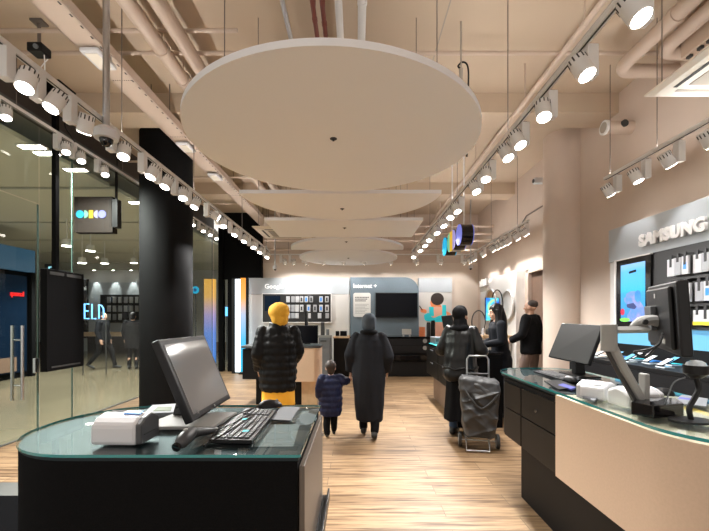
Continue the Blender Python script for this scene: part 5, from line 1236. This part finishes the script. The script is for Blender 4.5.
# ================================================================== PEOPLE
def cap(bm, p0, p1, r0, r1, n=12):
    p0, p1 = Vector(p0), Vector(p1)
    if (p1 - p0).length > 1e-4: cyl(bm, p0, p1, r0, r1, n)
    sph(bm, p0, r0, n, 8); sph(bm, p1, r1, n, 8)
def remesh(bm, voxel, smooth=3):
    me = bpy.data.meshes.new('tmp'); bm.to_mesh(me); bm.free()
    o = bpy.data.objects.new('tmp', me); COL.objects.link(o)
    md = o.modifiers.new('r', 'REMESH'); md.mode = 'VOXEL'; md.voxel_size = voxel
    if smooth:
        s = o.modifiers.new('s', 'SMOOTH'); s.factor = .5; s.iterations = smooth
    out = baked(o); bpy.data.meshes.remove(me)
    b = nb(); b.from_mesh(out); bpy.data.meshes.remove(out); return b
def folds(bm, amp, sc, seed=0):
    bm.normal_update()
    for v in bm.verts:
        p = v.co; k = noise.noise(Vector((p.x*sc[0] + seed, p.y*sc[1], p.z*sc[2]))) + .5*noise.noise(Vector((p.x*sc[0]*2.1, p.y*sc[1]*2.1 + seed, p.z*sc[2]*2)))
        v.co = p + v.normal*amp*k
def finish(name, bm, m, parent=None, loc=None):
    bmesh.ops.recalc_face_normals(bm, faces=bm.faces)
    me = bpy.data.meshes.new(name); bm.to_mesh(me); bm.free(); me.materials.append(M[m])
    for p in me.polygons: p.use_smooth = True
    o = bpy.data.objects.new(name, me); COL.objects.link(o)
    if parent: o.parent = parent
    ORG[o.name] = Vector(); return o

def person(label, loc, rz, H, pose=None, skin='skin', vox=.0065, lean=0.0, face=True, build=1.0):
    """body facing +Y in its own frame; returns the body object and a dict of joints"""
    pose = pose or {}; hs = pose.get('hs', 1.0); s = H/(1.47 + .23*hs); J = {}
    def V(*p): return Vector(p)*s
    hy = pose.get('yaw', 0.0); hp = pose.get('pitch', 0.0); hf = lean
    HM = Matrix.Translation(V(0, hf, 1.47)) @ Matrix.Rotation(hy, 4, 'Z') @ Matrix.Rotation(hp, 4, 'X') @ Matrix.Translation(V(0, 0, -1.47))
    hd = lambda x, y, z: HM @ V(x*hs, y*hs, 1.47 + (z - 1.47)*hs)
    J['head'] = hd; J['V'] = V; J['s'] = s; J['HM'] = HM
    bm = nb(); q = HM.to_quaternion()
    loft(bm, [ering(V(0, lean*t, z), rx*s*build, ry*s*build, 20) for z, rx, ry, t in ((.86, .10, .08, 0), (.93, .165, .115, 0), (1.06, .135, .098, .3), (1.2, .150, .105, .6), (1.33, .165, .105, .85), (1.40, .135, .085, .95), (1.45, .06, .055, 1))])
    cap(bm, V(0, lean - .01, 1.41), hd(0, .005, 1.51), .054*s, .05*s)
    sph(bm, hd(0, .005, 1.605), (.077*s*hs, .096*s*hs, .095*s*hs), 24, 16, q)
    sph(bm, hd(0, .035, 1.545), (.056*s*hs, .062*s*hs, .066*s*hs), 20, 12, q)
    sph(bm, hd(0, .072, 1.492), (.024*s*hs, .024*s*hs, .018*s*hs), 12, 8, q)                 # chin
    cap(bm, hd(0, .094, 1.598), hd(0, .116, 1.558), .009*s*hs, .013*s*hs, 10)             # nose
    for sx in (-1, 1):
        sph(bm, hd(.012*sx, .106, 1.554), .009*s*hs, 10, 6)
        sph(bm, hd(.078*sx, .0, 1.573), (.010*s*hs, .022*s*hs, .032*s*hs), 12, 8, q)         # ears
        cap(bm, hd(.014*sx, .098, 1.607), hd(.045*sx, .086, 1.606), .008*s*hs, .008*s*hs, 8)  # brow
        sph(bm, hd(.042*sx, .074, 1.553), (.02*s*hs, .018*s*hs, .02*s*hs), 10, 8)            # cheeks
    cap(bm, hd(-.02, .092, 1.522), hd(.02, .092, 1.522), .008*s*hs, .008*s*hs, 8)
    for k, sx in (('L', -1), ('R', 1)):
        P = pose.get(k, {})
        sh = V(.185*sx*build, lean*.9, 1.385)
        el_ = V(*P.get('el', (.235*sx, -.02, 1.12))); wr = V(*P.get('wr', (.24*sx, .06, .88)))
        cap(bm, sh, el_, .052*s, .041*s); cap(bm, el_, wr, .041*s, .027*s)
        d = (wr - el_).normalized(); nrm = Vector(P.get('palm', (-sx, 0, 0))); nrm = (nrm - d*nrm.dot(d)).normalized(); ac = d.cross(nrm)*(1 if sx > 0 else -1)
        # ac points to the thumb side
        if P.get('flip'): ac = -ac
        qq = Matrix((ac, nrm, d)).transposed().to_quaternion()
        sph(bm, wr + d*.045*s, (.040*s, .017*s, .055*s), 14, 10, qq)
        curl = P.get('curl', .5)
        for f, (off, ln) in enumerate(((.029, .070), (.010, .079), (-.010, .073), (-.029, .056))):
            a = wr + d*.085*s + ac*off*s; dd = d
            for seg, fr in enumerate((.45, .32, .23)):
                dd = (dd + nrm*curl*(.35 + .2*seg)).normalized(); b = a + dd*ln*fr*s
                cap(bm, a, b, (.0092 - .0007*seg)*s, (.0086 - .0008*seg)*s, 8); a = b
        a = wr + d*.025*s + ac*.030*s; dd = (d*.7 + ac*.75 + nrm*.35).normalized()
        for seg, ln in enumerate((.036, .028)):
            b = a + dd*ln*s; cap(bm, a, b, (.0115 - .001*seg)*s, (.010 - .001*seg)*s, 8); a = b; dd = (dd + d*.5 + nrm*.2).normalized()
        hip = V(.09*sx, 0, .90); kn = V(*P.get('kn', (.095*sx, .015, .49))); an = V(*P.get('an', (.095*sx, -.02, .085)))
        cap(bm, hip, kn, .088*s, .056*s); cap(bm, kn, kn*.55 + an*.45 + V(0, -.012, 0), .052*s, .052*s); cap(bm, kn*.55 + an*.45 + V(0, -.012, 0), an, .052*s, .037*s)
        ft = P.get('toe', (0, 1, -.02)); fd = Vector(ft).normalized()
        heel = an + V(0, 0, -.045) - fd*.035*s; toe = an + fd*.155*s + V(0, 0, -.055)
        cap(bm, heel, toe, .036*s, .028*s)
        J[k] = dict(sh=sh, el=el_, wr=wr, hip=hip, kn=kn, an=an, heel=heel, toe=toe, d=d)
    b = remesh(bm, vox*max(s, .75), 2)
    body = finish('person', b, skin); body.location = loc; body.rotation_euler = (0, 0, rz); tag(body, label, 'person')
    if face:
        for sx in (-1, 1):
            bm = nb(); sph(bm, hd(.031*sx, .082, 1.585), (.0135*s*hs, .012*s*hs, .0095*s*hs), 14, 10, q); e = finish('eye', bm, 'eyewhite', body)
            bm = nb(); sph(bm, hd(.031*sx, .0905, 1.585), (.006*s*hs, .005*s*hs, .006*s*hs), 10, 8, q); finish('iris', bm, 'iris', e)
            bm = nb(); tube(bm, [hd(.016*sx, .100, 1.606), hd(.031*sx, .099, 1.611), hd(.05*sx, .087, 1.606)], [.003*s*hs, .004*s*hs, .002*s*hs], 6); finish('eyebrow', bm, 'hair', body)
        bm = nb(); cap(bm, hd(-.018, .0945, 1.520), hd(.018, .0945, 1.520), .0065*s*hs, .0065*s*hs, 8); sph(bm, hd(0, .101, 1.521), (.016*s*hs, .006*s*hs, .009*s*hs), 10, 8, q); finish('lips', bm, 'lip', body)
    return body, J
def shoes(body, J, m='shoe', boots=False):
    for k in 'LR':
        j = J[k]; s = J['s']; bm = nb(); up = Vector((0, 0, 1))
        cap(bm, j['heel'] + up*.006*s, j['toe'] + up*.004*s, .044*s, .036*s); cap(bm, j['an'] + (j['kn'] - j['an'])*(.5 if boots else .12), j['heel']*.55 + j['an']*.45, .05*s if not boots else .062*s, .046*s)
        b = remesh(bm, .008, 2); o = finish('shoe', b, m, body)
def trousers(body, J, m, r=1.25, cuff=.06):
    bm = nb(); s = J['s']
    sph(bm, J['V'](0, 0, .95), (.175*s, .13*s, .12*s))
    for k in 'LR':
        j = J[k]; e = j['an'] + (j['kn'] - j['an'])*cuff
        cap(bm, j['hip'], j['kn'], .095*s*r*.95, .064*s*r); cap(bm, j['kn'], e, .064*s*r, .052*s*r)
    b = remesh(bm, .011, 3); folds(b, .010, (9, 9, 5), 3); return finish('trousers', b, m, body)
def coat(body, J, name, m, rings, sleeve=(.075, .065, .05), puff=None, fold=(.012, (9, 9, 2.2)), to_wrist=.97, vox=.011, lean=0, smooth=4):
    """rings: (z, rx, ry, y) in the 1.70 frame from hem to neck"""
    s = J['s']; V = J['V']; bm = nb(); R = []
    n = 60
    zs = [rings[0][0] + (rings[-1][0] - rings[0][0])*i/n for i in range(n + 1)]
    for z in zs:
        for a, b in zip(rings, rings[1:]):
            if a[0] <= z <= b[0] + 1e-6:
                t = (z - a[0])/(b[0] - a[0]); t = t*t*(3 - 2*t); v = [a[i]*(1 - t) + b[i]*t for i in range(4)]; break
        g = 1.0
        if puff: g = 1 + puff[0]*abs(math.sin(PI*z/puff[1]))
        R.append(ering(V(0, v[3], z), v[1]*s*g, v[2]*s*g, 28))
    loft(bm, R)
    for k in 'LR':
        j = J[k]; e = j['el'] + (j['wr'] - j['el'])*to_wrist
        pts = []
        for i in range(13): pts.append((j['sh'].lerp(j['el'], i/12), sleeve[0] + (sleeve[1] - sleeve[0])*i/12))
        for i in range(1, 13): pts.append((j['el'].lerp(e, i/12), sleeve[1] + (sleeve[2] - sleeve[1])*i/12))
        rr = [r*s*(1 + (puff[0]*1.6*abs(math.sin(PI*i*.055/puff[1])) if puff else 0)) for i, (p, r) in enumerate(pts)]
        tube(bm, [p for p, r in pts], rr, 16); sph(bm, j['sh'], sleeve[0]*s*1.02)
    b = remesh(bm, vox, smooth)
    if fold: folds(b, fold[0], fold[1], len(m))
    return finish(name, b, m, body)

# ---- customer in a long black leather coat, seen from behind
st = lambda **k: k
cust, J = person('person in black headscarf and black leather coat seen from behind at the black desk', (1.355, 4.99, 0), -.55, 1.655,
    {'yaw': -.35, 'L': st(el=(-.265, .0, 1.12), wr=(-.14, .26, 1.12), palm=(0, 0, -1)), 'R': st(el=(.27, .0, 1.12), wr=(.16, .28, 1.12), palm=(0, 0, -1))}, build=.86)
shoes(cust, J, 'shoe'); trousers(cust, J, 'jeans', 1.1)
bm = nb(); V, s = J['V'], J['s']
loft(bm, [ering(V(0, y, z), rx*s, ry*s, 32) for z, rx, ry, y in ((.20, .215, .18, -.01), (.22, .22, .185, -.01), (.5, .21, .175, 0), (.8, .20, .16, 0), (1.0, .19, .14, 0), (1.1, .16, .12, 0))])
b = remesh(bm, .012, 1); folds(b, .022, (8, 8, .8), 2); finish('skirt', b, 'blackcloth', cust)
coat(cust, J, 'leather_coat', 'leather', [(.74, .21, .19, -.03), (.80, .235, .205, -.03), (1.0, .205, .175, -.025), (1.2, .19, .15, -.015), (1.33, .18, .125, -.01), (1.40, .13, .10, -.005), (1.455, .08, .08, 0)], (.064, .094, .05), smooth=5, fold=(.020, (9, 9, 2)))
bm = nb(); tube(bm, [p + Vector((0, 0, .012*math.sin(i))) for i, p in enumerate(ering(V(0, -.03, .90), .226*s, .196*s, 40))], .014, 8, closed=True); finish('belt', bm, 'leather', cust)
hd = J['head']; bm = nb(); q = J['HM'].to_quaternion()
sph(bm, hd(0, -.015, 1.612), (.098*s, .112*s, .108*s), 24, 16, q); cap(bm, hd(0, -.01, 1.58), hd(0, -.03, 1.44), .088*s, .085*s, 20)
cap(bm, hd(0, .03, 1.50), hd(0, .02, 1.44), .07*s, .09*s, 20); sph(bm, hd(.0, -.02, 1.42), (.135*s, .12*s, .06*s), 20, 10)
b = remesh(bm, .010, 3); folds(b, .009, (14, 14, 5), 5); finish('headscarf', b, 'blackcloth', cust)

# ---- shop assistant with long black hair
emp, J = person('person with long black hair in a black suit serving at the black desk', (2.255, 5.97, 0), 1.52, 1.725,
    {'pitch': -.12, 'yaw': .10, 'L': st(el=(-.24, .07, 1.14), wr=(-.12, .315, 1.09), palm=(0, 0, -1), curl=.35), 'R': st(el=(.25, .06, 1.13), wr=(.10, .30, 1.09), palm=(0, 0, -1), curl=.35)}, skin='skinp', lean=.07)
shoes(emp, J); trousers(emp, J, 'suit', 1.15)
coat(emp, J, 'jacket', 'suit', [(.72, .205, .15, 0), (.85, .21, .155, 0), (1.02, .165, .125, .02), (1.2, .175, .13, .045), (1.33, .19, .13, .06), (1.405, .14, .10, .066), (1.44, .075, .072, .07)], (.075, .060, .045), fold=(.010, (11, 11, 5)))
hd = J['head']; s = J['s']; q = J['HM'].to_quaternion(); bm = nb()
sph(bm, hd(0, -.012, 1.622), (.094*s, .108*s, .098*s), 24, 16, q)
for sx in (-1, 1):
    for (x, y0, x1, y1, z1, r0, r1) in ((.082, .012, .10, .06, 1.20, .030, .032), (.066, -.03, .075, .02, 1.24, .034, .030), (.074, .03, .085, .095, 1.24, .018, .020)):
        tube(bm, smooth_path([hd(sx*x, y0, 1.62), hd(sx*(x + .004), y0 + .005, 1.52), hd(sx*(x1 + .01), (y0 + y1)/2, 1.40), hd(sx*x1, y1, z1)], 5), [(r0 + (r1 - r0)*i/15)*s for i in range(16)], 12)
tube(bm, smooth_path([hd(0, -.07, 1.62), hd(0, -.085, 1.5), hd(0, -.085, 1.38), hd(0, -.06, 1.25)], 5), [.055*s + .001*i for i in range(16)], 16)
b = remesh(bm, .008, 3); folds(b, .007, (26, 26, 2.5), 9); finish('hair', b, 'hair', emp)

# ---- person in mustard beanie, black puffer jacket, mustard skirt
wp = dict(L=st(el=(-.24, -.06, 1.13), wr=(-.23, .10, .92), kn=(-.09, .14, .52), an=(-.09, .10, .11)), R=st(el=(.25, .04, 1.13), wr=(.22, .20, 1.0), kn=(.09, -.02, .49), an=(.09, -.22, .13), toe=(0, 1, -.35)))
yel, J = person('person in mustard yellow knit hat, black padded jacket and mustard skirt, walking away', (-.93, 4.6, 0), .25, 1.655, dict(yaw=.5, **wp))
shoes(yel, J, 'shoe', True)
V, s = J['V'], J['s']; bm = nb()
loft(bm, [ering(V(0, 0, z), rx*s, ry*s, 32) for z, rx, ry in ((.24, .20, .21), (.26, .205, .215), (.5, .20, .19), (.75, .19, .15), (.95, .18, .14), (1.0, .15, .11))])
b = remesh(bm, .012, 1); folds(b, .016, (8, 8, .8), 4); finish('skirt', b, 'mustardcloth', yel)
coat(yel, J, 'padded_jacket', 'puffer', [(.66, .19, .16, 0), (.70, .21, .18, 0), (.95, .215, .18, 0), (1.2, .215, .17, -.005), (1.33, .20, .14, -.005), (1.41, .155, .115, 0), (1.48, .10, .10, 0), (1.50, .095, .095, 0)], (.075, .076, .058), puff=(.07, .085), fold=(.010, (16, 16, 8)))
hd = J['head']; q = J['HM'].to_quaternion(); bm = nb()
sph(bm, hd(0, -.02, 1.63), (.122*s, .140*s, .118*s), 24, 16, q); cap(bm, hd(0, -.03, 1.60), hd(0, -.035, 1.535), .112*s, .104*s, 24); sph(bm, hd(0, -.09, 1.66), (.085*s, .075*s, .07*s))
b = remesh(bm, .010, 2); folds(b, .005, (30, 30, 4), 1); finish('knit_hat', b, 'mustard', yel)

# ---- person in long grey coat
gry, J = person('person in long charcoal coat and grey knit hat walking away beside a small child', (.165, 4.9, 0), -.10, 1.555,
    dict(L=st(el=(-.255, -.03, 1.14), wr=(-.26, .06, .90), kn=(-.08, .10, .50), an=(-.08, .10, .10)), R=st(el=(.26, -.03, 1.12), wr=(.25, .10, .90), kn=(.085, 0, .48), an=(.085, -.16, .11), toe=(0, 1, -.25))))
GRY = J
shoes(gry, J, 'shoe'); trousers(gry, J, 'blackcloth', 1.15)
coat(gry, J, 'long_coat', 'greycoat', [(.24, .18, .155, -.01), (.26, .19, .165, -.01), (.55, .215, .18, -.005), (.85, .24, .19, 0), (1.1, .235, .18, 0), (1.25, .225, .16, -.005), (1.34, .205, .135, -.01), (1.41, .15, .105, -.005), (1.47, .095, .092, 0)], (.075, .085, .068), fold=(.018, (7, 7, 1.6)))
V, s = J['V'], J['s']; hd = J['head']; q = J['HM'].to_quaternion()
bm = nb(); tube(bm, [p for p in ering(V(0, -.005, 1.455), .092*s, .088*s, 28)], .036*s, 10, closed=True); b = remesh(bm, .010, 2); finish('scarf', b, 'blackcloth', gry)
bm = nb(); sph(bm, hd(0, -.008, 1.618), (.100*s, .116*s, .106*s), 24, 16, q); cap(bm, hd(0, -.02, 1.6), hd(0, -.02, 1.55), .1*s, .098*s, 24)
b = remesh(bm, .009, 2); folds(b, .004, (34, 34, 4), 6); finish('knit_hat', b, 'greyhat', gry)

# ---- child
M3 = Matrix.Rotation(-.10, 4, 'Z'); hand = Vector((.165, 4.9, 0)) + M3 @ (GRY['L']['wr'] + GRY['L']['d']*.09*GRY['s'])
cx0, cy0, ch = -.325, 4.93, .965; cs = ch/1.70
inv = Matrix.Rotation(-.15, 4, 'Z'); tgt = (inv @ (hand - Vector((cx0, cy0, 0))))/cs
shp = Vector((.185, 0, 1.385)); dv = tgt - shp; print('child reach', dv.length)
if dv.length > .62: tgt = shp + dv*(.62/dv.length); 
wr_ = shp + (tgt - shp)*.86
kid, J = person('small child in dark blue padded jacket walking hand in hand with the charcoal coat', (cx0, cy0, 0), .15, ch,
    dict(hs=1.45, L=st(el=(-.27, -.03, 1.13), wr=(-.27, .07, .92), kn=(-.09, -.03, .49), an=(-.10, -.14, .11), toe=(0, 1, -.2)), R=st(el=tuple((shp + wr_)/2 + Vector((.02, -.05, -.05))), wr=tuple(wr_), kn=(.09, .12, .52), an=(.09, .13, .10))), skin='skinp', vox=.0065, build=1.08)
shoes(kid, J, 'shoe'); trousers(kid, J, 'blackcloth', 1.5)
coat(kid, J, 'padded_jacket', 'navy', [(.50, .22, .18, 0), (.55, .25, .205, 0), (.85, .265, .21, 0), (1.15, .265, .20, 0), (1.33, .24, .165, 0), (1.42, .15, .12, 0), (1.47, .11, .10, 0)], (.108, .098, .078), puff=(.09, .14), fold=(.006, (18, 18, 9)), vox=.008)
hd = J['head']; s = J['s']; q = J['HM'].to_quaternion(); V = J['V']
bm = nb(); sph(bm, hd(0, -.02, 1.622), (.090*s*1.45, .105*s*1.45, .094*s*1.45), 24, 14, q); cap(bm, hd(0, -.045, 1.6), hd(0, -.04, 1.54), .075*s*1.45, .065*s*1.45, 20)
b = remesh(bm, .006, 2); folds(b, .004, (30, 30, 8), 2); finish('hair', b, 'brownhair', kid)

# ---- man in the far right passage
man, J = person('person in black jacket and taupe trousers beside the round pillar', (3.19, 7.02, 0), .75, 1.84,
    dict(L=st(el=(-.27, .03, 1.13), wr=(-.24, .24, 1.02), kn=(-.09, .10, .50), an=(-.09, .06, .09)), R=st(el=(.25, -.06, 1.12), wr=(.25, .05, .88), kn=(.09, 0, .49), an=(.09, -.18, .11), toe=(0, 1, -.25))))
shoes(man, J); trousers(man, J, 'brownpants', 1.15)
coat(man, J, 'jacket', 'blackcloth', [(.80, .20, .15, 0), (.84, .215, .16, 0), (1.1, .215, .155, 0), (1.3, .22, .145, 0), (1.40, .15, .11, 0), (1.46, .08, .08, 0)], (.085, .072, .055), fold=(.010, (10, 10, 5)))
hd = J['head']; s = J['s']; q = J['HM'].to_quaternion()
bm = nb(); sph(bm, hd(0, -.022, 1.632), (.082*s, .094*s, .074*s), 24, 14, q); b = remesh(bm, .008, 2); finish('hair', b, 'brownhair', man)

# ---- two people in the mall
for i, (px, rz, lab) in enumerate(((103, -1.5, 'person in dark clothes striding past beyond the shop glass, nearer the hanging black panel'), (133, .3, 'person in dark coat standing beyond the shop glass beside the black column'))):
    y = 11.6; x = (px - CX)/F*y
    pz = dict(L=st(kn=(-.09, .20, .53), an=(-.09, .30, .10)), R=st(kn=(.09, -.08, .50), an=(.09, -.36, .16), toe=(0, 1, -.5))) if i == 0 else {}
    p, J = person(lab, (x, y, 0), rz, 1.70, pz, vox=.011, face=False)
    shoes(p, J); trousers(p, J, 'blackcloth', 1.1)
    coat(p, J, 'coat', ('suit', 'blackcloth')[i], [((.75, .62)[i], .22, .17, 0), (.85, .225, .175, 0), (1.1, .215, .16, 0), (1.3, .215, .145, 0), (1.40, .15, .11, 0), (1.46, .08, .08, 0)], (.088, .075, .058), fold=(.012, (9, 9, 3)), vox=.014)
    hd = J['head']; s = J['s']; bm = nb(); sph(bm, hd(0, -.02, 1.625), (.088*s, .104*s, .092*s), 20, 12); cap(bm, hd(0, -.04, 1.6), hd(0, -.04, 1.54), .078*s, .07*s, 16); b = remesh(bm, .012, 2); finish('hair', b, 'hair', p)

# ================================================================== SHOPPING TROLLEY
tl = thing('shopping_trolley', 'grey fabric shopping trolley with metal handle standing behind the leather coat', 'shopping trolley', (1.425, 4.46, 0), local=True)
tl.rotation_euler = (0, 0, -.20)
bm = nb()
R = []
for z, w, d, yo in ((.15, .15, .09, .0), (.17, .175, .115, 0), (.30, .185, .13, -.01), (.50, .20, .14, -.015), (.68, .21, .135, -.01), (.76, .21, .12, 0), (.80, .195, .09, .01)):
    R.append([Vector((x, y + yo, z)) for x, y in rrect(-w, w, -d, d, (.05,)*4, 5)])
loft(bm, R); b = remesh(bm, .009, 2)
for v in b.verts:
    p = v.co; k = noise.noise(Vector((p.x*7 + p.z*5, p.y*6, p.z*6))) ; k2 = .8*(1 - abs(noise.noise(Vector((p.x*5 - p.z*7, p.y*5 + 4, p.z*4 + 2)))))**4 + .5*(1 - abs(noise.noise(Vector((p.x*6 + p.z*6 + 3, p.y*5, p.z*3 + 7)))))**5
    v.co.y += (.03*k - .034*k2 + .012)*(1 if p.y < 0 else .3); v.co.x += .022*k + .02*(p.z - .4)*(1 if p.x > 0 else -1)
finish('bag', b, 'bagcloth', tl)
bm = nb(); R = []
for z, w, d in ((.70, .222, .150), (.735, .224, .152), (.79, .220, .135), (.825, .19, .10)):
    R.append([Vector((x + .006*math.sin(9*y), y, z - (.05 if y < -.05 and z < .74 else 0) - .02*math.sin(x*8))) for x, y in rrect(-w, w, -d, d, (.05,)*4, 6)])
loft(bm, R); b = remesh(bm, .010, 2); folds(b, .010, (12, 12, 12), 8); finish('flap', b, 'bagcloth', tl)
bm = nb(); tube(bm, smooth_path([(-.17, -.150, .70), (-.10, -.172, .60), (0, -.165, .50), (.10, -.165, .56), (.19, -.145, .66)], 6), .012, 8); finish('strap', bm, 'bagcloth', tl)
bm = nb(); hp = [(-.125, .13, .10), (-.125, .135, .80), (-.122, .14, 1.02), (-.10, .14, 1.06), (.10, .14, 1.06), (.122, .14, 1.02), (.125, .135, .80), (.125, .13, .10)]
tube(bm, hp, .011, 10); finish('handle', bm, 'steel', tl)
bm = nb(); tube(bm, [(-.13, .14, .845), (.13, .14, .845)], .014, 10); finish('grip_bar', bm, 'slot', tl)
bm = nb(); tube(bm, [(-.15, .12, .12), (-.15, -.10, .10), (-.15, -.15, .02), (.10, -.15, .02), (.10, -.10, .10), (.12, .12, .12)], .009, 8); tube(bm, [(-.2, .04, .083), (.2, .04, .083)], .008, 8); finish('stand', bm, 'steel', tl)
for sx in (-1, 1):
    bm = nb(); cyl(bm, (sx*.195, .04, .083), (sx*.228, .04, .083), .082, n=28); w = finish('wheel', bm, 'slot', tl)
    bm = nb(); cyl(bm, (sx*.193, .04, .083), (sx*.230, .04, .083), .060, n=24); finish('hub', bm, 'rubber', w)
for o in tl.children: 
    for p in o.data.polygons: p.use_smooth = True
    o.data.set_sharp_from_angle(angle=math.radians(50))
# ================================================================== CAMERA, WORLD
cam = bpy.data.cameras.new('camera'); co = bpy.data.objects.new('camera', cam); COL.objects.link(co)
co.location = (0, 0, EYE); co.rotation_euler = (PI/2, 0, 0)
cam.sensor_width = 36; cam.sensor_fit = 'HORIZONTAL'; cam.lens = F/709*36
cam.shift_x = -(CX - 354.5)/709; cam.shift_y = (CY - 265.5)/709; cam.clip_start = .05
scene.camera = co
w = bpy.data.worlds.new('world'); scene.world = w; w.use_nodes = True
w.node_tree.nodes['Background'].inputs[0].default_value = (1, .93, .86, 1); w.node_tree.nodes['Background'].inputs[1].default_value = WORLD
scene.view_settings.view_transform = 'Standard'; scene.view_settings.look = 'None'; scene.view_settings.gamma = 1; scene.view_settings.exposure = EXPO
scene.cycles.use_denoising = True
scene.cycles.max_bounces = 10; scene.cycles.diffuse_bounces = 5; scene.cycles.transparent_max_bounces = 12
scene.cycles.caustics_reflective = False; scene.cycles.caustics_refractive = False
scene.cycles.sample_clamp_indirect = 6

# added fill lights above the tracks to brighten the ceiling, no real fittings
def strip(x, y0, y1, z, e, w=.03):
    L = bpy.data.lights.new('ceiling_fill', 'AREA'); L.shape = 'RECTANGLE'; L.size = w; L.size_y = y1 - y0; L.energy = e; L.color = LAMP
    o = bpy.data.objects.new('ceiling_fill', L); COL.objects.link(o); o.location = (x, (y0 + y1)/2, z); o.rotation_euler = (PI, 0, 0)
for x, y0, y1 in ((-2.19, .6, 9.7), (1.42, .4, 9.7)): strip(x, y0, y1, 3.245, UP)
strip(3.05, 1.5, 4.7, 3.245, UP*.3); strip(3.02, 6.75, 10.6, 3.245, UP*.3)
